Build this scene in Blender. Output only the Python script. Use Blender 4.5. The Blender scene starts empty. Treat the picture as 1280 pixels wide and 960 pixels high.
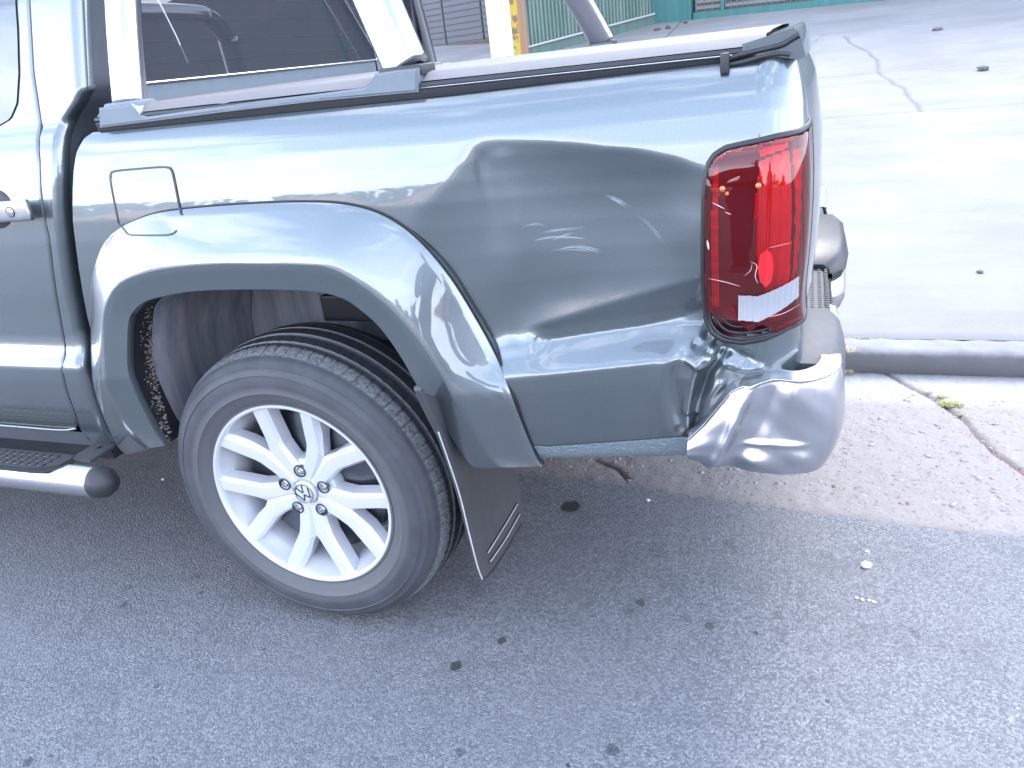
import bpy, bmesh, math, random
import numpy as np
from mathutils import Vector, Matrix
from mathutils.bvhtree import BVHTree
rnd = random.Random(7)
NP = np.random.RandomState(5)
R_ = math.radians
scene = bpy.context.scene

# ------------------------------------------------------------------ camera
CP = (1.091, -1.288, 1.287); YAW, PIT, ROL, FPX = .383, .405, -.118, 964.5
def cam_axes():
    f = np.array([-math.sin(YAW)*math.cos(PIT), math.cos(YAW)*math.cos(PIT), -math.sin(PIT)])
    r = np.cross(f, [0, 0, 1]); r /= np.linalg.norm(r); u = np.cross(r, f)
    c, s = math.cos(ROL), math.sin(ROL)
    return c*r+s*u, -s*r+c*u, f
CR, CU, CF = cam_axes()
cd = bpy.data.cameras.new('camera'); cam = bpy.data.objects.new('camera', cd)
scene.collection.objects.link(cam); scene.camera = cam
cd.sensor_fit = 'HORIZONTAL'; cd.sensor_width = 36; cd.lens = FPX/1280*36
cd.clip_start = .02; cd.clip_end = 2000
cam.matrix_world = Matrix(((CR[0], CU[0], -CF[0], CP[0]), (CR[1], CU[1], -CF[1], CP[1]), (CR[2], CU[2], -CF[2], CP[2]), (0, 0, 0, 1)))

# ------------------------------------------------------------------ world, sun, exposure
SUN_EL, SUN_AZ = R_(48), R_(14)          # azimuth from +Y towards +X
w = bpy.data.worlds.new('World'); scene.world = w; w.use_nodes = True
wt = w.node_tree; wt.nodes.clear()
sky = wt.nodes.new('ShaderNodeTexSky'); sky.sky_type = 'NISHITA'; sky.sun_disc = False
sky.sun_elevation = SUN_EL; sky.sun_rotation = SUN_AZ; sky.air_density = 1.4; sky.dust_density = 1.2; sky.ozone_density = 1.6
bgn = wt.nodes.new('ShaderNodeBackground'); bgn.inputs[1].default_value = .15
wo = wt.nodes.new('ShaderNodeOutputWorld')
# thin broken cloud, all round the sky
tc = wt.nodes.new('ShaderNodeTexCoord'); mp = wt.nodes.new('ShaderNodeMapping'); mp.inputs['Scale'].default_value = (1, 1, 3.2)
cn = wt.nodes.new('ShaderNodeTexNoise'); cn.inputs['Scale'].default_value = 2.2; cn.inputs['Detail'].default_value = 7; cn.inputs['Roughness'].default_value = .6
cr_ = wt.nodes.new('ShaderNodeValToRGB'); cr_.color_ramp.elements[0].position = .5; cr_.color_ramp.elements[1].position = .72
mxw = wt.nodes.new('ShaderNodeMix'); mxw.data_type = 'RGBA'; mxw.inputs['B'].default_value = (12.5, 13, 14, 1)
mm = wt.nodes.new('ShaderNodeMath'); mm.operation = 'MULTIPLY'; mm.inputs[1].default_value = .7
wt.links.new(tc.outputs['Generated'], mp.inputs[0]); wt.links.new(mp.outputs[0], cn.inputs['Vector'])
wt.links.new(cn.outputs['Fac'], cr_.inputs[0]); wt.links.new(cr_.outputs[0], mm.inputs[0]); wt.links.new(mm.outputs[0], mxw.inputs['Factor'])
sz = wt.nodes.new('ShaderNodeSeparateXYZ'); wt.links.new(tc.outputs['Generated'], sz.inputs[0])
hr = wt.nodes.new('ShaderNodeMapRange'); hr.interpolation_type = 'SMOOTHSTEP'; wt.links.new(sz.outputs[2], hr.inputs[0])
for i_, v_ in ((1, 0.), (2, .62), (3, .85), (4, .12)): hr.inputs[i_].default_value = v_
hz = wt.nodes.new('ShaderNodeMix'); hz.data_type = 'RGBA'; hz.inputs['B'].default_value = (9.2, 9.6, 11.6, 1)
wt.links.new(hr.outputs[0], hz.inputs['Factor']); wt.links.new(sky.outputs[0], hz.inputs['A'])
wt.links.new(hz.outputs['Result'], mxw.inputs['A']); wt.links.new(mxw.outputs['Result'], bgn.inputs[0]); wt.links.new(bgn.outputs[0], wo.inputs[0])
sl = bpy.data.lights.new('sun', 'SUN'); sl.energy = .5; sl.angle = R_(22); sl.color = (1, .96, .9)
so = bpy.data.objects.new('sun', sl); scene.collection.objects.link(so)
sd = Vector((math.sin(SUN_AZ)*math.cos(SUN_EL), math.cos(SUN_AZ)*math.cos(SUN_EL), math.sin(SUN_EL)))
so.rotation_euler = sd.to_track_quat('Z', 'Y').to_euler()
scene.view_settings.view_transform = 'Standard'; scene.view_settings.look = 'None'
scene.view_settings.exposure = 2.45; scene.view_settings.gamma = 1

# ------------------------------------------------------------------ survey helpers: sight lines from the camera position
def ray(u, v):
    d = CF + (u-640)/FPX*CR - (v-480)/FPX*CU
    return np.array(CP), d/np.linalg.norm(d)
def hitp(u, v, axis, val):
    o, d = ray(u, v); return o + (val-o[axis])/d[axis]*d
def proj(P):
    D = np.asarray(P, float)-np.array(CP); w_ = D@CF
    return np.stack([640+FPX*(D@CR)/w_, 480-FPX*(D@CU)/w_], -1)

# ------------------------------------------------------------------ object helpers
COL = scene.collection
def tag(o, label=None, cat=None, group=None, kind=None):
    if label: o['label'] = label
    if cat: o['category'] = cat
    if group: o['group'] = group
    if kind: o['kind'] = kind
    return o
def empty(name, loc=(0, 0, 0)):
    o = bpy.data.objects.new(name, None); COL.objects.link(o); o.location = loc; o.empty_display_size = .1
    return o
def link(name, me, mat, parent=None, smooth=None):
    mats = mat if isinstance(mat, (list, tuple)) else [mat]
    for m in mats: me.materials.append(m)
    o = bpy.data.objects.new(name, me); COL.objects.link(o)
    if parent:
        o.parent = parent
        o.matrix_parent_inverse = Matrix.Translation(parent_loc(parent)).inverted()
    if smooth is not None:
        me.shade_smooth()
        if smooth < 179: me.set_sharp_from_angle(angle=R_(smooth))
    return o
def parent_loc(p): return Vector(p.location)
def mesh(name, verts, faces, mat, parent=None, smooth=None):
    me = bpy.data.meshes.new(name); me.from_pydata([tuple(map(float, v)) for v in verts], [], faces); me.update()
    return link(name, me, mat, parent, smooth)
def bmobj(name, bm, mat, parent=None, smooth=None, normals=True):
    if normals: bmesh.ops.recalc_face_normals(bm, faces=bm.faces)
    me = bpy.data.meshes.new(name); bm.to_mesh(me); bm.free()
    return link(name, me, mat, parent, smooth)
def box(bm, lo, hi, bev=0, rot=None, seg=2):
    r = bmesh.ops.create_cube(bm, size=1)
    vs = r['verts']
    c = [(a+b)/2 for a, b in zip(lo, hi)]
    for v in vs: v.co = Vector([v.co[i]*(hi[i]-lo[i]) for i in range(3)])
    if rot is not None:
        for v in vs: v.co = rot @ v.co
    for v in vs: v.co += Vector(c)
    if bev:
        es = list({e for v in vs for e in v.link_edges})
        bmesh.ops.bevel(bm, geom=es, offset=bev, segments=seg, affect='EDGES', profile=.6)
def boxobj(name, lo, hi, mat, parent=None, bev=0, rot=None, seg=2):
    bm = bmesh.new(); box(bm, lo, hi, bev, rot, seg); return bmobj(name, bm, mat, parent, smooth=35 if bev else None)
def catmull(P, n):
    P = np.asarray(P, float); m = len(P); out = []
    t = np.linspace(0, m-1, n)
    for q in t:
        i = min(int(q), m-2); f = q-i
        p0, p1, p2, p3 = P[max(i-1, 0)], P[i], P[i+1], P[min(i+2, m-1)]
        out.append(.5*((2*p1)+(-p0+p2)*f+(2*p0-5*p1+4*p2-p3)*f*f+(-p0+3*p1-3*p2+p3)*f**3))
    return np.array(out)
def loft(rings, closed=False):
    """rings: list of arrays (n,3) -> verts, faces"""
    n = len(rings[0]); V = np.concatenate(rings); F = []
    for j in range(len(rings)-1):
        for i in range(n if closed else n-1):
            a = j*n+i; b = j*n+(i+1) % n
            F.append((a, b, b+n, a+n))
    return V, F
def lathe_y(prof, c, n, mod=None):
    """profile [(r,y)] turned about the axis through c parallel to Y"""
    rings = []
    th = np.linspace(0, 2*math.pi, n, endpoint=False)
    for k, (r, y) in enumerate(prof):
        rr = np.full(n, float(r))
        if mod is not None: rr = rr - mod(k, y, n)
        rings.append(np.stack([c[0]+rr*np.cos(th), np.full(n, c[1]+y), c[2]+rr*np.sin(th)], -1))
    return loft(rings, True)
def sweep(path, radius, n=10, flat=None, cap=True):
    """tube along a 3D path; flat=(a,b,axis) gives an oval section"""
    P = [Vector(p) for p in path]; rings = []
    up = Vector((0, 1, 0))
    for i, p in enumerate(P):
        t = (P[min(i+1, len(P)-1)]-P[max(i-1, 0)]).normalized()
        if abs(t.dot(up)) > .97: a = t.cross(Vector((1, 0, 0))).normalized()
        else: a = up.cross(t).normalized()
        b = t.cross(a).normalized()
        r = radius(i/(len(P)-1)) if callable(radius) else radius
        ra, rb = (r, r) if flat is None else flat
        ring = []
        for k in range(n):
            th = 2*math.pi*k/n
            c_, s_ = math.cos(th), math.sin(th)
            if flat is not None:
                c_ = math.copysign(abs(c_)**.6, c_); s_ = math.copysign(abs(s_)**.6, s_)
            ring.append(p+a*(ra*c_)+b*(rb*s_))
        rings.append(np.array([tuple(x) for x in ring]))
    V, F = loft(rings, True)
    if cap:
        m = len(rings); F = list(F)+[tuple(range(n))[::-1], tuple(range((m-1)*n, m*n))]
    return V, F

# ------------------------------------------------------------------ materials
MATS = {}
class NT:
    def __init__(s, name):
        s.m = bpy.data.materials.new(name); s.m.use_nodes = True; s.t = s.m.node_tree; s.t.nodes.clear()
        s.out = s.n('ShaderNodeOutputMaterial'); s.b = s.n('ShaderNodeBsdfPrincipled'); s.l(s.b.outputs[0], s.out.inputs[0])
        s.tc = s.n('ShaderNodeTexCoord')
    def n(s, t, **k):
        nd = s.t.nodes.new(t)
        for a, b in k.items(): setattr(nd, a, b)
        return nd
    def l(s, a, b): s.t.links.new(a, b)
    def set(s, **k):
        for a, b in k.items():
            i = s.b.inputs[a.replace('_', ' ')]
            if hasattr(b, 'links') or isinstance(b, bpy.types.NodeSocket): s.l(b, i)
            else: i.default_value = (*b, 1) if isinstance(b, tuple) and len(b) == 3 else b
        return s
    def noise(s, scale, detail=4, rough=.55, vec=None, dist=0, out='Fac'):
        x = s.n('ShaderNodeTexNoise'); x.inputs['Scale'].default_value = scale; x.inputs['Detail'].default_value = detail
        x.inputs['Roughness'].default_value = rough; x.inputs['Distortion'].default_value = dist
        s.l(vec or s.tc.outputs['Object'], x.inputs['Vector']); return x.outputs[out]
    def vor(s, scale, feature='F1', out='Distance', vec=None, rand=1):
        x = s.n('ShaderNodeTexVoronoi', feature=feature); x.inputs['Scale'].default_value = scale; x.inputs['Randomness'].default_value = rand
        s.l(vec or s.tc.outputs['Object'], x.inputs['Vector']); return x.outputs[out]
    def ramp(s, f, stops, interp='LINEAR'):
        x = s.n('ShaderNodeValToRGB'); x.color_ramp.interpolation = interp; e = x.color_ramp.elements
        while len(e) < len(stops): e.new(.5)
        for q, (p, c) in zip(e, stops):
            q.position = p; q.color = (*c, 1) if isinstance(c, tuple) else (c, c, c, 1)
        s.l(f, x.inputs[0]); return x.outputs[0]
    def math(s, op, a, b=None, clamp=False):
        x = s.n('ShaderNodeMath', operation=op, use_clamp=clamp)
        for i, q in enumerate((a, b)):
            if q is None: continue
            if isinstance(q, (int, float)): x.inputs[i].default_value = q
            else: s.l(q, x.inputs[i])
        return x.outputs[0]
    def mix(s, f, a, b):
        x = s.n('ShaderNodeMix', data_type='RGBA')
        for nm, q in (('Factor', f), ('A', a), ('B', b)):
            if isinstance(q, (int, float)) and nm == 'Factor': x.inputs[0].default_value = q
            elif isinstance(q, tuple): x.inputs[nm].default_value = (*q, 1)
            else: s.l(q, x.inputs[0] if nm == 'Factor' else x.inputs[nm])
        return x.outputs['Result']
    def bump(s, h, strength=.3, dist=.002, prev=None):
        x = s.n('ShaderNodeBump'); x.inputs['Strength'].default_value = strength; x.inputs['Distance'].default_value = dist
        s.l(h, x.inputs['Height']); 
        if prev: s.l(prev, x.inputs['Normal'])
        return x.outputs[0]
    def sep(s, v=None):
        x = s.n('ShaderNodeSeparateXYZ'); s.l(v or s.tc.outputs['Object'], x.inputs[0]); return x.outputs
    def attr(s, name):
        x = s.n('ShaderNodeAttribute', attribute_name=name); return x.outputs['Fac']
def simple(name, col, rough=.5, metal=0, coat=0, var=.15, vs=30, bump=0, bs=200, bd=.001, **kw):
    t = NT(name)
    n = t.noise(vs, 5)
    c0 = tuple(c*(1-var) for c in col); c1 = tuple(min(1, c*(1+var)) for c in col)
    t.set(Base_Color=t.mix(n, c0, c1), Roughness=t.math('ADD', t.math('MULTIPLY', t.noise(vs*2.3, 4), .12), rough-.06), Metallic=metal, Coat_Weight=coat, Coat_Roughness=.03, **kw)
    if bump: t.set(Normal=t.bump(t.noise(bs, 3), bump, bd))
    return t.m
# car paint: dark green-grey metallic under clear coat, with dust
def paint(name, dusty=.0):
    t = NT(name)
    fl = t.vor(2600, out='Color'); s = t.sep(fl)
    base = t.mix(s[0], (.096, .119, .132), (.140, .168, .184))
    sx = t.sep()
    low = t.n('ShaderNodeMapRange'); t.l(sx[2], low.inputs[0]); low.inputs[1].default_value = .95; low.inputs[2].default_value = .45; low.inputs[3].default_value = 0; low.inputs[4].default_value = 1
    dust = t.math('MULTIPLY', t.math('MULTIPLY', t.ramp(t.noise(9, 8, .7), [(.35, 0.), (.75, 1.)]), low.outputs[0]), .16)
    specks = t.ramp(t.vor(46), [(.0, 1.), (.035, 0.)])
    sp = t.math('MULTIPLY', specks, t.ramp(t.noise(14, 2), [(.5, 0.), (.62, 1.)]))
    f = t.math('ADD', dust, t.math('MULTIPLY', sp, .55), True)
    t.set(Base_Color=t.mix(f, base, (.28, .27, .25)), Metallic=.78, Roughness=.36, Coat_Weight=1., Coat_Roughness=t.math('ADD', t.math('MULTIPLY', f, .5), .025), Coat_IOR=1.7,
          Normal=t.bump(t.noise(420, 2), .02, .0005))
    return t.m
M_paint = paint('car_paint')
M_black = simple('black_plastic', (.022, .024, .028), .5, bump=.25, bs=700, bd=.0006)
M_gasket = simple('gasket_rubber', (.012, .014, .018), .45)
M_dark = simple('dark_metal', (.03, .032, .036), .7, var=.4)  # even dark metal colour for underbody, frame and axle
M_greytrim = simple('grey_rail_plastic', (.13, .16, .19), .5, coat=0, bump=.15, bs=900)
M_bump = simple('bumper_grey_plastic', (.052, .056, .064), .6, coat=0, bump=.2, bs=800)
M_bar = simple('polished_bar', (.40, .41, .44), .16, metal=1, var=.04)
M_chrome = simple('bright_chrome', (.50, .51, .54), .30, metal=1, var=.04, vs=12, bump=.05, bs=40, bd=.001)
M_steel = simple('brushed_stainless', (.62, .62, .63), .24, metal=1, var=.06)
M_rim = simple('silver_wheel_paint', (.55, .565, .60), .36, metal=.3, coat=.5, var=.05, vs=20)
M_glass = None
def tint_glass():
    t = NT('tinted_window_glass'); t.t.nodes.remove(t.b)
    tr = t.n('ShaderNodeBsdfTransparent'); tr.inputs[0].default_value = (.10, .14, .17, 1)
    gl = t.n('ShaderNodeBsdfGlossy'); gl.inputs['Roughness'].default_value = .015; gl.inputs[0].default_value = (1, 1, 1, 1)
    fr = t.n('ShaderNodeFresnel'); fr.inputs[0].default_value = 1.55
    mx = t.n('ShaderNodeMixShader'); f2 = t.math('ADD', t.math('MULTIPLY', fr.outputs[0], .9), .02, True)
    dd = t.n('ShaderNodeBsdfDiffuse'); dd.inputs[0].default_value = (.26, .30, .36, 1); md = t.n('ShaderNodeMixShader'); md.inputs[0].default_value = .11; t.l(tr.outputs[0], md.inputs[1]); t.l(dd.outputs[0], md.inputs[2])
    t.l(f2, mx.inputs[0]); t.l(md.outputs[0], mx.inputs[1]); t.l(gl.outputs[0], mx.inputs[2]); t.l(mx.outputs[0], t.out.inputs[0])
    return t.m
M_glass = tint_glass()
def lens(name, tint, ior=1.5):
    t = NT(name); t.t.nodes.remove(t.b)
    tr = t.n('ShaderNodeBsdfTransparent'); tr.inputs[0].default_value = (*tint, 1)
    gl = t.n('ShaderNodeBsdfGlossy'); gl.inputs['Roughness'].default_value = .02; gl.inputs[0].default_value = (1, 1, 1, 1)
    df = t.n('ShaderNodeBsdfDiffuse'); df.inputs[0].default_value = (.5*tint[0], tint[1]*.3, tint[2]*.3, 1)
    m0 = t.n('ShaderNodeMixShader'); m0.inputs[0].default_value = .10
    fr = t.n('ShaderNodeFresnel'); fr.inputs[0].default_value = ior
    bp = t.bump(t.noise(14, 2), .08, .004); t.l(bp, gl.inputs['Normal'])
    mx = t.n('ShaderNodeMixShader')
    t.l(tr.outputs[0], m0.inputs[1]); t.l(df.outputs[0], m0.inputs[2])
    t.l(fr.outputs[0], mx.inputs[0]); t.l(m0.outputs[0], mx.inputs[1]); t.l(gl.outputs[0], mx.inputs[2]); t.l(mx.outputs[0], t.out.inputs[0])
    return t.m
M_lens = lens('red_lens', (.86, .10, .13))
M_lenswhite = simple('white_reverse_lens', (.27, .28, .31), .15, coat=1, var=.04)
M_redrefl = simple('red_reflector', (.55, .004, .01), .2, coat=1)
M_redrib = simple('red_inner_reflector', (.62, .13, .15), .3, metal=.2, coat=.6)
M_lampdark = simple('lamp_dark_housing', (.05, .012, .02), .35, coat=.5)
M_amber = simple('amber_glint_colour', (.45, .13, .015), .2, coat=1)
M_liner = None
def liner():
    t = NT('wheel_arch_liner')
    sx = t.sep(); 
    n = t.noise(7, 7, .65); mp_ = t.n('ShaderNodeMapping'); mp_.inputs['Scale'].default_value = (9, 9, .8); t.l(t.tc.outputs['Object'], mp_.inputs[0])
    st = t.noise(3, 5, .6, vec=mp_.outputs[0])
    c = t.mix(t.ramp(st, [(.35, 0.), (.7, 1.)]), (.13, .15, .19), (.27, .27, .29))
    c = t.mix(t.ramp(n, [(.55, 0.), (.75, 1.)]), c, (.24, .19, .17))
    c = t.mix(t.ramp(t.vor(90), [(0., 1.), (.12, 0.)]), c, (.3, .26, .24))
    t.set(Base_Color=c, Roughness=.8, Normal=t.bump(n, .5, .006)); return t.m
M_liner = liner()
M_mud = simple('dried_mud', (.17, .13, .115), .9, var=.4, bump=.6, bs=150, bd=.003)
def tyre_mat():
    t = NT('tyre_rubber'); sx = t.sep()
    r = t.math('SQRT', t.math('ADD', t.math('POWER', sx[0], 2.), t.math('POWER', sx[2], 2.)))
    def band(x, a, b, e):
        m1 = t.n('ShaderNodeMapRange', interpolation_type='SMOOTHSTEP'); t.l(x, m1.inputs[0]); m1.inputs[1].default_value = a-e; m1.inputs[2].default_value = a
        m2 = t.n('ShaderNodeMapRange', interpolation_type='SMOOTHSTEP'); t.l(x, m2.inputs[0]); m2.inputs[1].default_value = b+e; m2.inputs[2].default_value = b
        return t.math('MULTIPLY', m1.outputs[0], m2.outputs[0])
    wear = t.math('MULTIPLY', t.math('MULTIPLY', band(r, .3555, .368, .003), band(sx[1], .018, .040, .008)), t.ramp(t.noise(120, 5, .7), [(.34, .15), (.60, .8)]))
    gv = None
    for yy in (.0578, .0668, .0952, .1068, .1366, .1478, .1768):
        b_ = band(sx[1], yy-.0006, yy+.0006, .0006); gv = b_ if gv is None else t.math('MAXIMUM', gv, b_)
    wear = t.math('MAXIMUM', wear, t.math('MULTIPLY', gv, .55))
    dust = t.math('MULTIPLY', t.ramp(t.noise(12, 6, .6), [(.3, .25), (.75, 1.)]), band(sx[1], -.05, .01, .01))
    brown = t.math('MULTIPLY', band(r, .245, .285, .012), .5)
    c = t.mix(t.math('MULTIPLY', dust, .6), (.026, .029, .035), (.075, .083, .10))
    c = t.mix(brown, c, (.10, .10, .108))
    c = t.mix(t.math('MULTIPLY', wear, .8), c, (.27, .28, .295))
    t.set(Base_Color=c, Roughness=t.math('ADD', t.math('MULTIPLY', t.noise(30, 4), .2), .5), Normal=t.bump(t.noise(300, 4), .25, .0008))
    return t.m
M_tyre = tyre_mat()
M_nut = simple('dark_wheel_bolt', (.09, .10, .12), .35, metal=.8)
M_flap = simple('mud_flap_rubber', (.055, .055, .058), .5, var=.35, vs=12, bump=.3, bs=60, bd=.001)
M_edge = simple('worn_pale_edge', (.45, .45, .45), .6)
M_tonneau = simple('tonneau_vinyl', (.125, .122, .127), .72, var=.06, vs=8, bump=.35, bs=900, bd=.0006)
M_skin = simple('skin', (.35, .2, .14), .5)
M_white_scr = simple('scratch_primer', (.24, .28, .30), .6)
M_seat = simple('seat_fabric', (.05, .055, .065), .8)

def asphalt_mat():
    t = NT('asphalt'); sx = t.sep(); vec = t.tc.outputs['Object']
    v = t.vor(215, out='Color'); sv = t.sep(v)
    c = t.mix(t.ramp(sv[0], [(.2, 0.), (.95, 1.)]), (.085, .091, .104), (.185, .19, .205))
    pale = t.ramp(sv[1], [(.88, 0.), (.92, 1.)])
    c = t.mix(t.math('MULTIPLY', pale, .5), c, (.30, .30, .31))
    c = t.mix(t.math('MULTIPLY', t.ramp(t.noise(7, 6, .7), [(.50, 0.), (.70, 1.)]), .35), c, (.055, .06, .07))
    c = t.mix(t.ramp(t.noise(2.2, 5, .6), [(.3, 0.), (.75, .45)]), c, (.14, .14, .15))
    c = t.mix(t.math('MULTIPLY', t.ramp(t.vor(60), [(0., 1.), (.06, 0.)]), .8), c, (.3, .3, .3))
    # oil and gum spots, each with its own place and size
    wob = t.noise(26, 3, .6, out='Color')
    va = t.n('ShaderNodeVectorMath', operation='MULTIPLY_ADD'); t.l(wob, va.inputs[0]); va.inputs[1].default_value = (.025, .025, 0); t.l(vec, va.inputs[2])
    tot = None
    for (u, v_, rad, a) in SPOTS:
        p = hitp(u, v_, 2, 0)
        dn = t.n('ShaderNodeVectorMath', operation='DISTANCE'); t.l(va.outputs[0], dn.inputs[0]); dn.inputs[1].default_value = (p[0]+.0125, p[1]+.0125, 0)
        mr = t.n('ShaderNodeMapRange', interpolation_type='SMOOTHSTEP'); t.l(dn.outputs['Value'], mr.inputs[0])
        mr.inputs[1].default_value = rad*1.15; mr.inputs[2].default_value = rad*.8; mr.inputs[3].default_value = 0; mr.inputs[4].default_value = a
        tot = mr.outputs[0] if tot is None else t.math('MAXIMUM', tot, mr.outputs[0])
    c = t.mix(tot, c, (.012, .013, .016))
    h = t.math('ADD', t.math('MULTIPLY', t.vor(215), -.6), t.math('MULTIPLY', t.noise(60, 5), .6))
    t.set(Base_Color=c, Roughness=t.math('SUBTRACT', .78, t.math('MULTIPLY', tot, .25)), Normal=t.bump(h, .9, .004))
    return t.m
SPOTS = [(713, 633, .030, .95), (570, 833, .014, .8), (627, 801, .013, .75), (887, 782, .012, .6), (944, 791, .008, .8), (857, 773, .014, .3), (973, 770, .014, .35),
         (978, 790, .016, .25), (765, 937, .014, .6), (155, 756, .013, .6), (252, 740, .008, .8), (247, 720, .016, .3), (160, 734, .015, .35), (35, 952, .012, .7), (575, 940, .012, .5),
         (710, 958, .006, .8), (800, 752, .012, .6), (785, 765, .012, .35), (330, 812, .007, .6), (248, 832, .008, .5), (1078, 783, .01, .35), (1146, 793, .011, .4), (1016, 848, .009, .4), (1035, 877, .005, .7),
         (910, 680, .02, .2), (820, 690, .025, .2), (1140, 788, .008, .3), (1062, 760, .012, .2), (1205, 815, .006, .5), (196, 858, .007, .6), (270, 802, .005, .6), (65, 945, .006, .5)]
M_asphalt = asphalt_mat()
def aggregate_mat():
    t = NT('exposed_aggregate')
    d = t.vor(62); col = t.sep(t.vor(62, out='Color'))
    stone = t.ramp(col[0], [(0., (.11, .09, .085)), (.3, (.21, .16, .15)), (.6, (.25, .22, .21)), (.8, (.19, .12, .11)), (1., (.30, .28, .265))])
    isst = t.math('MULTIPLY', t.ramp(d, [(.28, 1.), (.42, 0.)]), t.ramp(col[1], [(.35, 0.), (.45, 1.)]))
    mort = t.mix(t.noise(25, 6, .65), (.165, .150, .146), (.245, .228, .222))
    c = t.mix(t.math('MULTIPLY', isst, .75), mort, stone)
    pits = t.ramp(t.noise(95, 3, .6), [(.30, 1.), (.40, 0.)])
    c = t.mix(t.math('MULTIPLY', pits, .7), c, (.11, .08, .07))
    edge = t.attr('smoothband'); c = t.mix(edge, c, t.mix(t.noise(14, 6), (.22, .215, .21), (.30, .29, .285)))
    cr = t.attr('crack'); c = t.mix(t.math('MULTIPLY', cr, .85), c, (.12, .08, .07))
    gr = t.attr('greyband'); c = t.mix(gr, c, (.13, .13, .14))
    h = t.math('ADD', t.math('MULTIPLY', isst, .5), t.math('MULTIPLY', t.noise(80, 5), .7))
    t.set(Base_Color=c, Roughness=.85, Normal=t.bump(h, .7, .004)); return t.m
M_aggr = aggregate_mat()
def concrete_mat(name, a, b, sc=1., crack=True):
    t = NT(name)
    n1 = t.noise(1.1*sc, 7, .62); mp_ = t.n('ShaderNodeMapping'); mp_.inputs['Scale'].default_value = (.5, 2.6, 1); t.l(t.tc.outputs['Object'], mp_.inputs[0])
    n2 = t.noise(1.6*sc, 6, .6, vec=mp_.outputs[0])
    c = t.mix(t.ramp(n1, [(.3, 0.), (.7, 1.)]), a, b)
    c = t.mix(t.math('MULTIPLY', t.ramp(n2, [(.45, 0.), (.75, 1.)]), .45), c, tuple(x*.72 for x in a))
    c = t.mix(t.math('MULTIPLY', t.ramp(t.vor(9*sc), [(0., 1.), (.07, 0.)]), .35), c, (.16, .15, .15))
    c = t.mix(t.math('MULTIPLY', t.ramp(t.noise(40*sc, 3), [(.62, 0.), (.72, 1.)]), .35), c, (.24, .23, .22))
    if crack: c = t.mix(t.math('MULTIPLY', t.attr('crack'), .8), c, (.10, .095, .09))
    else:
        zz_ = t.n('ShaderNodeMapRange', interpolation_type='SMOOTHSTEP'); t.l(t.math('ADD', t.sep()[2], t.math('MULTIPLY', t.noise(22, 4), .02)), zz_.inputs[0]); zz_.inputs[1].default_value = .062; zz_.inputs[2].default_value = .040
        c = t.mix(t.math('MULTIPLY', zz_.outputs[0], .85), c, (.085, .085, .092))  # shade of the kerb face painted in as a dark lower band
    t.set(Base_Color=c, Roughness=.85, Normal=t.bump(t.noise(60*sc, 5, .6), .4, .004)); return t.m
M_conc = concrete_mat('pavement_concrete', (.165, .162, .164), (.225, .222, .222))
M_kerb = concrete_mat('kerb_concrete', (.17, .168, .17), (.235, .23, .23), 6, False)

# ================================================================== GROUND
GK = 1.82      # kerb face
def ground_z(x, y):
    if y < .7: return 0.
    if y < GK: return -.012-.028*(y-.7)/(GK-.7)
    if y < 1.97: return .052
    return .058+.125*(y-1.97)
def hit_apron(u, v):
    o, d = ray(u, v); # plane z = .058+.125*(y-1.97)
    t = (.058+.125*(o[1]-1.97)-o[2])/(d[2]-.125*d[1]); return o+t*d
edge_px = [(690, 595), (740, 602), (790, 609), (840, 617), (890, 624), (940, 630), (990, 637), (1040, 642), (1090, 650), (1140, 657), (1210, 664), (1280, 670)]
E_ = np.array([hitp(u, v, 2, 0)[:2] for u, v in edge_px])
def edge_y(x):
    y = np.interp(x, E_[:, 0], E_[:, 1])
    return y + .006*math.sin(x*31)+.005*math.sin(x*83+1)+.003*math.sin(x*211)
xs = np.concatenate([np.linspace(-60, -4, 15), np.linspace(-3.5, 0, 40), np.arange(.01, 2.8, .007), np.linspace(2.9, 5, 20), np.linspace(7, 60, 12)])
rows = []
for k in range(6):
    ring = []
    for x in xs:
        ey = edge_y(x)
        y, z = [(-14, 0), (-3, 0), (ey-.06, 0), (ey-.008, 0), (ey, -.003), (ey+.001, -.03)][k]
        ring.append((x, y if k > 1 else y, z))
    rows.append(np.array(ring))
V, F = loft(rows)
road = mesh('road', V, F, M_asphalt); tag(road, kind='structure')

def polydist(X, Y, pts):
    D = np.full(X.shape, 1e9)
    for (a, b) in zip(pts[:-1], pts[1:]):
        ax, ay = a; bx, by = b; dx, dy = bx-ax, by-ay; L = dx*dx+dy*dy+1e-12
        t = np.clip(((X-ax)*dx+(Y-ay)*dy)/L, 0, 1)
        D = np.minimum(D, np.hypot(X-ax-t*dx, Y-ay-t*dy))
    return D
def set_attr(me, name, arr):
    a = me.attributes.new(name, 'FLOAT', 'POINT'); a.data.foreach_set('value', np.asarray(arr, dtype=np.float32).ravel())
def grid_mesh(name, X, Y, Z, mat, parent=None, smooth=None, keep=None):
    ny, nx = X.shape; V = np.stack([X, Y, Z], -1).reshape(-1, 3)
    j, i = np.meshgrid(np.arange(ny-1), np.arange(nx-1), indexing='ij')
    a = (j*nx+i).ravel(); F = np.stack([a, a+1, a+nx+1, a+nx], -1)
    if keep is not None: F = F[keep.ravel()]
    me = bpy.data.meshes.new(name); me.from_pydata(V.tolist(), [], F.tolist()); me.update()
    return link(name, me, mat, parent, smooth)
def smooth_noise(X, Y, sc, seed):
    r = np.random.RandomState(seed); out = np.zeros_like(X)
    for k in range(7):
        a = r.rand()*6.28; f = sc*(.6+r.rand()*1.2); out += np.sin((X*math.cos(a)+Y*math.sin(a))*f+r.rand()*6.28)
    return out/7
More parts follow.
